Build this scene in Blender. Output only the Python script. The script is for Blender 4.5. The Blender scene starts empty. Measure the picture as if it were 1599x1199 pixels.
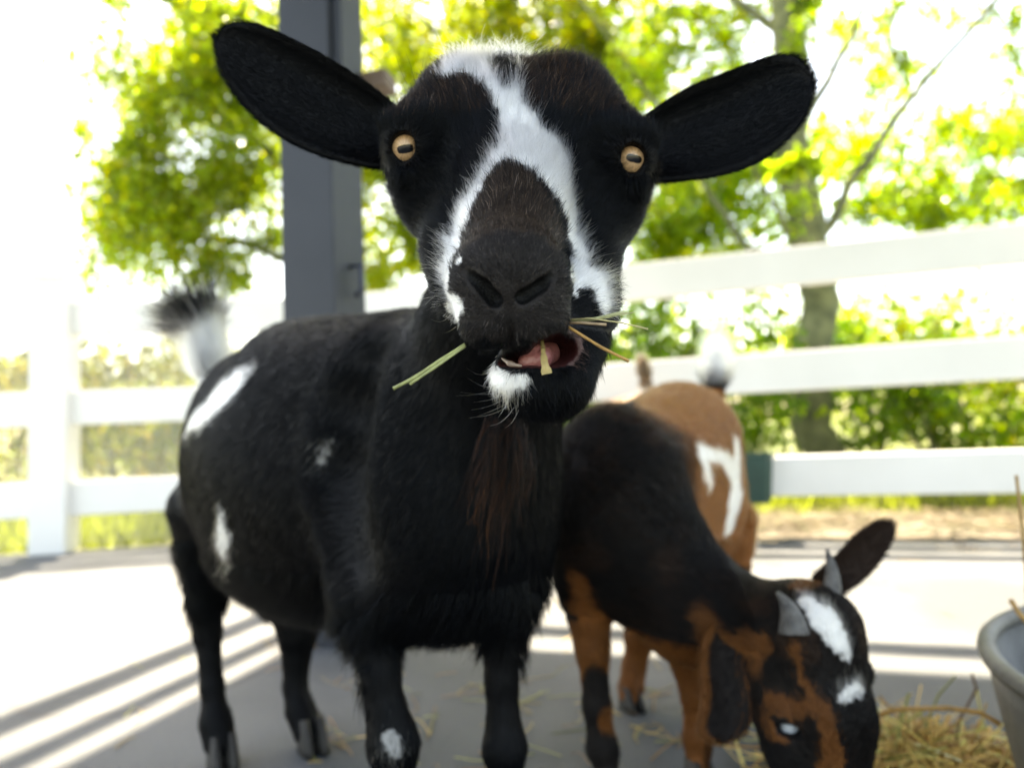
import bpy, math, random
import numpy as np
from mathutils import Vector, Matrix

HAIR = 1.0
R = math.radians
rng = np.random.default_rng(7)
random.seed(7)
scene = bpy.context.scene
col = scene.collection

# ------------------------------------------------------------------ camera
F_PX, CX, CY = 1066.0, 799.5, 599.5          # focal length in pixels of a 1599 x 1199 frame
PITCH, ROLL = R(4.0), R(2.4)
CAM = np.array([0.0, 0.0, 0.45])
_f = np.array([0, math.cos(PITCH), math.sin(PITCH)])
_r0 = np.array([1.0, 0, 0]); _u0 = np.array([0, -math.sin(PITCH), math.cos(PITCH)])
_r = math.cos(ROLL) * _r0 - math.sin(ROLL) * _u0
_u = math.sin(ROLL) * _r0 + math.cos(ROLL) * _u0

cd = bpy.data.cameras.new('camera')
cam = bpy.data.objects.new('camera', cd); col.objects.link(cam)
cam.matrix_world = Matrix(((_r[0], _u[0], -_f[0], CAM[0]), (_r[1], _u[1], -_f[1], CAM[1]),
                           (_r[2], _u[2], -_f[2], CAM[2]), (0, 0, 0, 1)))
cd.sensor_width = 36.0
cd.lens = 36.0 * F_PX / 1599.0
cd.clip_start, cd.clip_end = 0.02, 2000
cd.dof.use_dof = True
cd.dof.focus_distance = 0.362
cd.dof.aperture_fstop = 4.6
scene.camera = cam

# ------------------------------------------------------------------ light
SUN_ELEV = R(66); SUN_H = np.array([0.25, -0.97])          # horizontal direction the light travels
SUN_H = SUN_H / np.linalg.norm(SUN_H)
world = bpy.data.worlds.new('World'); scene.world = world
world.use_nodes = True
wn, wl = world.node_tree.nodes, world.node_tree.links
for n in list(wn): wn.remove(n)
sky = wn.new('ShaderNodeTexSky'); sky.sky_type = 'NISHITA'; sky.sun_disc = False
sky.sun_elevation = SUN_ELEV
sky.sun_rotation = math.atan2(-SUN_H[0], -SUN_H[1])
sky.air_density, sky.dust_density, sky.ozone_density = 1.0, 2.0, 1.0
bg = wn.new('ShaderNodeBackground'); bg.inputs['Strength'].default_value = 0.15
wo = wn.new('ShaderNodeOutputWorld')
wl.new(sky.outputs[0], bg.inputs[0]); wl.new(bg.outputs[0], wo.inputs[0])
sl = bpy.data.lights.new('sun', 'SUN'); sl.energy = 5.0; sl.angle = R(0.8); sl.color = (1.0, 0.98, 0.95)
sun = bpy.data.objects.new('sun', sl); col.objects.link(sun)
L = np.array([SUN_H[0] * math.cos(SUN_ELEV), SUN_H[1] * math.cos(SUN_ELEV), -math.sin(SUN_ELEV)])
sun.rotation_euler = Vector(L).to_track_quat('-Z', 'Y').to_euler()
sun.location = (-2, 6, 12)

vs = scene.view_settings
vs.view_transform = 'Standard'; vs.look = 'None'; vs.gamma = 1.0; vs.use_curve_mapping = False
vs.exposure = 2.75
vs.use_white_balance = True; vs.white_balance_temperature = 9300; vs.white_balance_tint = 10
scene.render.engine = 'CYCLES'
cy = scene.cycles
cy.use_denoising = True
cy.max_bounces = 10; cy.diffuse_bounces = 4; cy.glossy_bounces = 4; cy.transmission_bounces = 8; cy.transparent_max_bounces = 8
cy.sample_clamp_indirect = 8
cy.use_adaptive_sampling = True; cy.adaptive_threshold = 0.015
scene.cycles_curves.shape = 'RIBBONS'; scene.cycles_curves.subdivisions = 2

# ------------------------------------------------------------------ measuring helpers
def P(px, py, d):
    """the place in the world seen at a photo position and a distance along the view axis (metres)"""
    return CAM + d * (_f + (px - CX) / F_PX * _r - (py - CY) / F_PX * _u)
def px2m(r, d): return r * d / F_PX
def PZ(px, py, d, z):
    p = P(px, py, d); p[2] = z; return p
def ground_at(px, d, z=0.0):
    """ground point in the column px at depth d"""
    lo, hi = -3000.0, 6000.0
    for _ in range(50):
        m = (lo + hi) / 2
        if P(px, m, d)[2] > z: lo = m
        else: hi = m
    return P(px, lo, d)

# ------------------------------------------------------------------ object helpers
def tag(o, label=None, cat=None, group=None, kind=None):
    if label: o['label'] = label
    if cat: o['category'] = cat
    if group: o['group'] = group
    if kind: o['kind'] = kind
    return o
def empty(name, loc):
    o = bpy.data.objects.new(name, None); col.objects.link(o); o.location = Vector(loc)
    o.empty_display_size = 0.05
    return o
def link(name, me, mat=None, parent=None, origin=None, smooth=False):
    """one mesh object; parents are unrotated empties or meshes at a location"""
    o = bpy.data.objects.new(name, me); col.objects.link(o)
    if mat is not None and not me.materials: me.materials.append(mat)
    if parent is not None:
        o.parent = parent
    if smooth:
        me.polygons.foreach_set('use_smooth', np.ones(len(me.polygons), dtype=bool))
    return o
def wloc(o):
    v = Vector((0, 0, 0))
    while o is not None:
        v += o.location; o = o.parent
    return np.array(v)
def mesh_np(name, V, faces):
    """fast mesh from numpy verts and an (n,3) or (n,4) face array"""
    me = bpy.data.meshes.new(name)
    V = np.asarray(V, dtype=np.float32); faces = np.asarray(faces, dtype=np.int32)
    k = faces.shape[1]
    me.vertices.add(len(V)); me.vertices.foreach_set('co', V.ravel())
    me.loops.add(faces.size); me.loops.foreach_set('vertex_index', faces.ravel())
    me.polygons.add(len(faces))
    me.polygons.foreach_set('loop_start', np.arange(0, faces.size, k, dtype=np.int32))
    me.polygons.foreach_set('loop_total', np.full(len(faces), k, dtype=np.int32))
    me.update(calc_edges=True)
    return me
class MB:
    """collects simple solids into one mesh"""
    def __init__(s): s.v = []; s.f = []
    def add(s, v, f):
        b = len(s.v); s.v += [tuple(map(float, q)) for q in v]; s.f += [tuple(i + b for i in q) for q in f]
    def box(s, c, half, ax=None):
        ax = np.eye(3) if ax is None else np.asarray(ax, float)
        c = np.asarray(c, float); q = []
        for k in (-1, 1):
            for j in (-1, 1):
                for i in (-1, 1):
                    q.append(c + i * half[0] * ax[0] + j * half[1] * ax[1] + k * half[2] * ax[2])
        s.add(q, [(0, 2, 3, 1), (4, 5, 7, 6), (0, 1, 5, 4), (2, 6, 7, 3), (0, 4, 6, 2), (1, 3, 7, 5)])
    def tube(s, pts, rad, n=8, cap=True):
        pts = [np.asarray(p, float) for p in pts]; b = len(s.v); m = len(pts)
        prev = None
        for i, p in enumerate(pts):
            t = pts[min(i + 1, m - 1)] - pts[max(i - 1, 0)]; t = t / (np.linalg.norm(t) + 1e-9)
            if prev is None:
                a = np.cross(t, [0, 0, 1.0])
                if np.linalg.norm(a) < 0.1: a = np.cross(t, [1.0, 0, 0])
            else:
                a = prev - t * np.dot(prev, t)
            a = a / np.linalg.norm(a); prev = a; bb = np.cross(t, a)
            r = rad[i] if hasattr(rad, '__len__') else rad
            for k in range(n):
                w = 2 * math.pi * k / n
                s.v.append(tuple(p + r * (math.cos(w) * a + math.sin(w) * bb)))
        for i in range(m - 1):
            for k in range(n):
                s.f.append((b + i * n + k, b + i * n + (k + 1) % n, b + (i + 1) * n + (k + 1) % n, b + (i + 1) * n + k))
        if cap:
            s.f.append(tuple(b + k for k in range(n))[::-1]); s.f.append(tuple(b + (m - 1) * n + k for k in range(n)))
    def build(s, name, mat, parent=None, smooth=False, bevel=0):
        me = bpy.data.meshes.new(name); off = wloc(parent) if parent is not None else np.zeros(3)
        me.from_pydata([tuple(np.asarray(q) - off) for q in s.v], [], s.f); me.update()
        o = link(name, me, mat, parent, smooth=smooth)
        if bevel:
            m = o.modifiers.new('bevel', 'BEVEL'); m.width = bevel; m.segments = 2; m.limit_method = 'ANGLE'
        return o
def place_top(o, base):
    """move the origin of a top-level mesh to its base"""
    base = Vector(base); o.data.transform(Matrix.Translation(-base)); o.location = base
    return o

# ------------------------------------------------------------------ materials
def new_mat(name):
    m = bpy.data.materials.new(name); m.use_nodes = True
    n = m.node_tree.nodes; l = m.node_tree.links
    for q in list(n): n.remove(q)
    out = n.new('ShaderNodeOutputMaterial')
    return m, n, l, out
def simple_mat(name, c1, c2=None, scale=8, rough=0.6, bump=0.0, bscale=60, spec=0.5, metal=0.0, detail=6, coat=0, lo=.35, hi=.65):
    m, n, l, out = new_mat(name)
    b = n.new('ShaderNodeBsdfPrincipled'); b.inputs['Roughness'].default_value = rough
    b.inputs['Specular IOR Level'].default_value = spec; b.inputs['Metallic'].default_value = metal
    b.inputs['Coat Weight'].default_value = coat
    tc = n.new('ShaderNodeTexCoord')
    if c2 is not None:
        t = n.new('ShaderNodeTexNoise'); t.inputs['Scale'].default_value = scale; t.inputs['Detail'].default_value = detail
        l.new(tc.outputs['Object'], t.inputs['Vector'])
        r = n.new('ShaderNodeValToRGB'); r.color_ramp.elements[0].position = lo; r.color_ramp.elements[1].position = hi
        r.color_ramp.elements[0].color = (*c1, 1); r.color_ramp.elements[1].color = (*c2, 1)
        l.new(t.outputs['Fac'], r.inputs[0]); l.new(r.outputs[0], b.inputs['Base Color'])
    else:
        b.inputs['Base Color'].default_value = (*c1, 1)
    if bump:
        t2 = n.new('ShaderNodeTexNoise'); t2.inputs['Scale'].default_value = bscale; t2.inputs['Detail'].default_value = 5
        l.new(tc.outputs['Object'], t2.inputs['Vector'])
        bp = n.new('ShaderNodeBump'); bp.inputs['Strength'].default_value = bump; bp.inputs['Distance'].default_value = 0.01
        l.new(t2.outputs['Fac'], bp.inputs['Height']); l.new(bp.outputs[0], b.inputs['Normal'])
    l.new(b.outputs[0], out.inputs[0])
    return m
def attr_mat(name, attr='col', rough=0.6, spec=0.3, bump=0.0, bscale=200, sss=0, coat=0):
    m, n, l, out = new_mat(name)
    b = n.new('ShaderNodeBsdfPrincipled'); b.inputs['Roughness'].default_value = rough
    b.inputs['Specular IOR Level'].default_value = spec; b.inputs['Coat Weight'].default_value = coat
    if sss:
        b.inputs['Subsurface Weight'].default_value = sss; b.inputs['Subsurface Scale'].default_value = 0.004
    a = n.new('ShaderNodeAttribute'); a.attribute_name = attr
    l.new(a.outputs['Color'], b.inputs['Base Color'])
    if bump:
        tc = n.new('ShaderNodeTexCoord')
        t2 = n.new('ShaderNodeTexVoronoi'); t2.inputs['Scale'].default_value = bscale
        l.new(tc.outputs['Object'], t2.inputs['Vector'])
        bp = n.new('ShaderNodeBump'); bp.inputs['Strength'].default_value = bump; bp.inputs['Distance'].default_value = 0.002
        l.new(t2.outputs['Distance'], bp.inputs['Height']); l.new(bp.outputs[0], b.inputs['Normal'])
    l.new(b.outputs[0], out.inputs[0])
    return m
def hair_mat(name, rough=0.22, spec=1.0):
    """strand colour comes from the coat pattern stored on each strand"""
    m, n, l, out = new_mat(name)
    h = n.new('ShaderNodeBsdfHairPrincipled'); h.model = 'CHIANG'; h.parametrization = 'COLOR'
    a = n.new('ShaderNodeAttribute'); a.attribute_name = 'col'
    l.new(a.outputs['Color'], h.inputs['Color'])
    h.inputs['Roughness'].default_value = rough; h.inputs['Radial Roughness'].default_value = 0.35
    h.inputs['Random Roughness'].default_value = 0.2; h.inputs['IOR'].default_value = 1.3
    # dark strands are opaque pigment with a faint sheen, pale ones scatter light
    d = n.new('ShaderNodeBsdfPrincipled'); d.inputs['Roughness'].default_value = .33; d.inputs['Specular IOR Level'].default_value = .11; d.inputs['Specular Tint'].default_value = (.8, .9, 1, 1)
    l.new(a.outputs['Color'], d.inputs['Base Color'])
    bw = n.new('ShaderNodeRGBToBW'); l.new(a.outputs['Color'], bw.inputs[0])
    mr = n.new('ShaderNodeMapRange'); mr.inputs['From Min'].default_value = .03; mr.inputs['From Max'].default_value = .25; l.new(bw.outputs[0], mr.inputs['Value'])
    mx = n.new('ShaderNodeMixShader'); l.new(mr.outputs[0], mx.inputs[0]); l.new(d.outputs[0], mx.inputs[1]); l.new(h.outputs[0], mx.inputs[2])
    l.new(mx.outputs[0], out.inputs[0])
    return m
def leaf_mat(name):
    m, n, l, out = new_mat(name)
    a = n.new('ShaderNodeAttribute'); a.attribute_name = 'col'
    d = n.new('ShaderNodeBsdfPrincipled'); d.inputs['Roughness'].default_value = 0.3; d.inputs['Specular IOR Level'].default_value = 0.5
    t = n.new('ShaderNodeBsdfTranslucent')
    mx = n.new('ShaderNodeMixRGB'); mx.blend_type = 'MULTIPLY'; mx.inputs[0].default_value = 1
    mx.inputs[2].default_value = (3.9, 4.0, 0.9, 1)
    l.new(a.outputs['Color'], d.inputs['Base Color']); l.new(a.outputs['Color'], mx.inputs[1]); l.new(mx.outputs[0], t.inputs['Color'])
    s = n.new('ShaderNodeMixShader'); s.inputs[0].default_value = 0.65
    l.new(d.outputs[0], s.inputs[1]); l.new(t.outputs[0], s.inputs[2]); l.new(s.outputs[0], out.inputs[0])
    return m
def set_color(me, C, domain='POINT', name='col'):
    at = me.attributes.new(name, 'FLOAT_COLOR', domain)
    C4 = np.ones((len(C), 4), dtype=np.float32); C4[:, :3] = C
    at.data.foreach_set('color', C4.ravel())

def vnoise(p, freq, seed=0):
    """cheap smooth value noise, about -1..1"""
    p = np.asarray(p, float) * freq
    i = np.floor(p).astype(np.int64); f = p - i; f = f * f * (3 - 2 * f)
    def h(a):
        n = (a[..., 0] * 73856093) ^ (a[..., 1] * 19349663) ^ (a[..., 2] * 83492791) ^ (seed * 2654435761)
        n = (n ^ (n >> 13)) * 1274126177 & 0x7fffffff
        return (n ^ (n >> 16)) % 100003 / 50001.5 - 1
    o = 0
    for dx in (0, 1):
        for dy in (0, 1):
            for dz in (0, 1):
                w = (f[..., 0] if dx else 1 - f[..., 0]) * (f[..., 1] if dy else 1 - f[..., 1]) * (f[..., 2] if dz else 1 - f[..., 2])
                o = o + w * h(i + np.array([dx, dy, dz]))
    return o
# ------------------------------------------------------------------ the ground
m_grass = simple_mat('grass_ground', (0.05, 0.09, 0.02), (0.16, 0.15, 0.06), 1.5, 0.9, 0.6, 30)
def paving_mat():
    m, n, l, out = new_mat('grey_paving')
    b = n.new('ShaderNodeBsdfPrincipled'); b.inputs['Specular IOR Level'].default_value = 0.35
    geo = n.new('ShaderNodeNewGeometry')
    t1 = n.new('ShaderNodeTexNoise'); t1.inputs['Scale'].default_value = 2.2; t1.inputs['Detail'].default_value = 8
    t2 = n.new('ShaderNodeTexNoise'); t2.inputs['Scale'].default_value = 260; t2.inputs['Detail'].default_value = 3
    l.new(geo.outputs['Position'], t1.inputs['Vector']); l.new(geo.outputs['Position'], t2.inputs['Vector'])
    r1 = n.new('ShaderNodeValToRGB'); r1.color_ramp.elements[0].position = .40; r1.color_ramp.elements[1].position = .62
    r1.color_ramp.elements[0].color = (.056, .065, .073, 1); r1.color_ramp.elements[1].color = (.104, .113, .121, 1)
    l.new(t1.outputs['Fac'], r1.inputs[0])
    mx = n.new('ShaderNodeMixRGB'); mx.blend_type = 'OVERLAY'; mx.inputs[0].default_value = .55
    l.new(r1.outputs[0], mx.inputs[1]); l.new(t2.outputs['Fac'], mx.inputs[2])
    # a round trough once stood here and left a ring of dirt
    c = ground_at(205, 1.36)
    sp = n.new('ShaderNodeSeparateXYZ'); l.new(geo.outputs['Position'], sp.inputs[0])
    dist = n.new('ShaderNodeVectorMath'); dist.operation = 'DISTANCE'; dist.inputs[1].default_value = (c[0] + .03, c[1] + .03, 0)
    l.new(geo.outputs['Position'], dist.inputs[0])
    s1 = n.new('ShaderNodeMath'); s1.operation = 'SUBTRACT'; s1.inputs[1].default_value = .235; l.new(dist.outputs['Value'], s1.inputs[0])
    s2 = n.new('ShaderNodeMath'); s2.operation = 'ABSOLUTE'; l.new(s1.outputs[0], s2.inputs[0])
    rr = n.new('ShaderNodeMapRange'); rr.inputs['From Min'].default_value = .002; rr.inputs['From Max'].default_value = .016
    rr.inputs['To Min'].default_value = .55; rr.inputs['To Max'].default_value = 0; l.new(s2.outputs[0], rr.inputs['Value'])
    mk = n.new('ShaderNodeMixRGB'); mk.blend_type = 'MIX'; mk.inputs[2].default_value = (.05, .05, .055, 1)
    l.new(rr.outputs[0], mk.inputs[0]); l.new(mx.outputs[0], mk.inputs[1])
    l.new(mk.outputs[0], b.inputs['Base Color'])
    rg = n.new('ShaderNodeMapRange'); rg.inputs['To Min'].default_value = .55; rg.inputs['To Max'].default_value = .8
    l.new(t1.outputs['Fac'], rg.inputs['Value']); l.new(rg.outputs[0], b.inputs['Roughness'])
    bp = n.new('ShaderNodeBump'); bp.inputs['Strength'].default_value = .35; bp.inputs['Distance'].default_value = .003
    l.new(t2.outputs['Fac'], bp.inputs['Height']); l.new(bp.outputs[0], b.inputs['Normal'])
    l.new(b.outputs[0], out.inputs[0])
    return m
gm = MB(); gm.add([(-600, -600, -.012), (600, -600, -.012), (600, 600, -.012), (-600, 600, -.012)], [(0, 1, 2, 3)])
tag(gm.build('ground', m_grass), kind='structure')

# fence lines on the ground
CORNER = ground_at(507, 3.21)[:2]
RIGHT_DIR = np.array([2.53, -0.74]); RIGHT_DIR /= np.linalg.norm(RIGHT_DIR)
LEFT_DIR = np.array([-1.108, -0.164]); LEFT_DIR /= np.linalg.norm(LEFT_DIR)
RN = np.array([-RIGHT_DIR[1], RIGHT_DIR[0]])               # outward normals
LN = np.array([LEFT_DIR[1], -LEFT_DIR[0]])
a = CORNER + LEFT_DIR * 6; b_ = CORNER + RIGHT_DIR * 6
pm = MB()
off = 0.03
q = [a, CORNER + np.array([0, off]), b_ , b_ + np.array([0, -9]), a + np.array([0, -9])]
pm.add([(x, y, 0.0) for x, y in q] + [(x, y, -.05) for x, y in q],
       [(4, 3, 2, 1, 0), (0, 1, 6, 5), (1, 2, 7, 6), (2, 3, 8, 7), (3, 4, 9, 8), (4, 0, 5, 9)])
tag(pm.build('paving', paving_mat()), kind='structure')

# ------------------------------------------------------------------ fences
m_vinyl = simple_mat('white_vinyl', (.80, .80, .79), (.72, .72, .70), 3, .35, 0.03, 20, .4, lo=.3, hi=.8)
m_wire = simple_mat('galvanised_wire', (.55, .55, .55), None, rough=.4, metal=.6)
RAIL_Z = (.235, .64, 1.05)
def fence(name, label, start, d, nrm, length, posts, skip_first=False):
    root = empty(name, (start[0], start[1], 0))
    tag(root, label, 'fence')
    ax = [np.array([d[0], d[1], 0]), np.array([nrm[0], nrm[1], 0]), np.array([0, 0, 1.0])]
    for z in RAIL_Z:
        s0 = posts[0] + .06
        for s1 in posts[1:]:
            m = MB(); c = start + d * (s0 + s1 - .06) / 2
            m.box((c[0], c[1], z), ((s1 - .06 - s0) / 2, .021, .077), ax)
            m.build('rail', m_vinyl, root, bevel=.006)
            s0 = s1 + .06
    for i, s in enumerate(posts):
        if skip_first and i == 0: continue
        m = MB(); c = start + d * s
        m.box((c[0], c[1], .61), (.075, .075, .61), ax)
        p = m.build('post', m_vinyl, root, bevel=.006)
        m = MB(); m.box((c[0], c[1], 1.235), (.083, .083, .015), ax)
        t = [np.array([c[0], c[1], 1.25]) + .07 * (i_ * ax[0] + j * ax[1]) for i_, j in ((-1, -1), (1, -1), (1, 1), (-1, 1))]
        m.add(t + [np.array([c[0], c[1], 1.285])], [(0, 1, 4), (1, 2, 4), (2, 3, 4), (3, 0, 4), (3, 2, 1, 0)])
        m.build('post_cap', m_vinyl, p)
    return root, ax
fr, axr = fence('rail_fence', 'white three-rail fence on the right carrying the green bucket, trees behind', CORNER, RIGHT_DIR, RN, 6, [0, 3.05, 5.6])
s_post = np.dot(ground_at(82, 3.02)[:2] - CORNER, LEFT_DIR)
fl, axl = fence('rail_fence', 'white three-rail fence on the left backed with fine wire netting', CORNER, LEFT_DIR, LN, 6, [0, s_post, s_post + 2.0], True)
# netting stapled behind the left rails
m = MB(); st = 0.026; H0, H1 = .02, 1.1
def wire(p, q):
    a0 = np.array([*(CORNER + LEFT_DIR * p[0] + LN * .03), p[1]]); b0 = np.array([*(CORNER + LEFT_DIR * q[0] + LN * .03), q[1]])
    m.tube([a0, b0], .0013, 3, False)
Lw = s_post + 1.2
k = -int((H1 - H0) / st)
while k * st < Lw:
    s = k * st
    for sg in (0, 1):
        p0, p1 = [s, H0], [s + (H1 - H0), H1]
        if p0[0] < .05: p0 = [.05, H0 + (.05 - s)]
        if p1[0] > Lw: p1 = [Lw, H1 - (s + H1 - H0 - Lw)]
        if p1[1] > p0[1]:
            if sg: p0, p1 = [Lw + .05 - p0[0], p0[1]], [Lw + .05 - p1[0], p1[1]]
            wire(p0, p1)
    k += 1
o = m.build('wire_netting', m_wire, fl); o['kind'] = 'stuff'

# ------------------------------------------------------------------ pavilion (post in view, roof gives the shade)
m_post = simple_mat('slate_painted_timber', (.017, .022, .033), (.024, .029, .041), 5, .55, .1, 50, .4)
m_roofw = simple_mat('roof_boards', (.30, .25, .19), (.22, .18, .13), 6, .7, .1, 40)
m_brown = simple_mat('brown_bracket', (.12, .08, .06), (.16, .11, .08), 20, .6)
PU = np.array([.952, -.305]); PV = np.array([.305, .952])
HR = 2.72
shift = -SUN_H * HR / math.tan(SUN_ELEV)
pb = ground_at(520, 1.56)[:2]
pav = empty('pavilion', (pb[0], pb[1], 0))
tag(pav, 'slate-grey square timber post of the pavilion standing behind the black goat', 'pavilion')
ax = [np.array([*PU, 0]), np.array([*PV, 0]), np.array([0, 0, 1.0])]
def uv(u, v, z): return np.array([*(pb + PU * u + PV * v), z])
PW = .069
for (u, v) in ((0, 0), (3.2, 0), (0, -1.8), (3.2, -1.8)):
    m = MB(); m.box(uv(u, v, HR / 2), (PW, PW, HR / 2), ax); pp = m.build('post', m_post, pav, bevel=.004)
    if (u, v) == (0, 0):
        top = P(520, 92, 1.5)[2]
        m = MB(); m.box(uv(PW + .012, -.004, (top + HR) / 2), (.012, .05, (HR - top) / 2), ax); m.build('batten', m_post, pp, bevel=.003)
        m = MB(); m.box(uv(PW + .045, .06, top + .028), (.045, .03, .022), ax); m.build('bracket', m_brown, pp, bevel=.004)
        hk = P(560, 420, 1.5)[2]
        m = MB(); m.tube([uv(PW, .0, hk + .03), uv(PW + .03, 0, hk + .03), uv(PW + .03, 0, hk - .03), uv(PW + .012, 0, hk - .04)], .006, 8); m.build('hook', simple_mat('dark_hook', (.02, .03, .06), rough=.4), pp, smooth=True)
# where the roof edge must lie so that its shade ends where the photograph shows it
def roof_uv(gx, gy):
    g = np.array([gx, gy]) + shift - pb
    return np.dot(g, PU), np.dot(g, PV)
vb = (roof_uv(.07, 1.485)[1] + roof_uv(.745, 1.24)[1]) / 2
vt = (roof_uv(.07, 1.61)[1] + roof_uv(.75, 1.345)[1]) / 2
ul = roof_uv(-.635, 1.2)[0]
def slab(name, u0, u1, v0, v1, z0, z1, mat, par=pav):
    m = MB(); m.box(uv((u0 + u1) / 2, (v0 + v1) / 2, (z0 + z1) / 2), ((u1 - u0) / 2, (v1 - v0) / 2, (z1 - z0) / 2), ax)
    return m.build(name, mat, par)
UR, VF = 3.6, -2.0
rf = slab('roof', ul, UR, VF, vb, HR + .10, HR + .14, m_roofw)
for u in np.arange(ul + .3, UR, .6):
    slab('rafter', u - .025, u + .025, VF, vt - .03, HR + .003, HR + .097, m_post, rf)
slab('fascia', ul - .26, UR, vt - .022, vt + .022, HR + .0, HR + .10, m_post, rf)
for du, w in ((-.065, .022), (-.225, .034)):
    slab('side_beam', ul + du - w, ul + du + w, VF, vt - .03, HR + .0, HR + .10, m_post, rf)
slab('beam', -.3, UR, -.06, .06, HR - .15, HR - .003, m_post)
slab('beam', -.3, UR, -1.86, -1.74, HR - .15, HR - .003, m_post)
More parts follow.
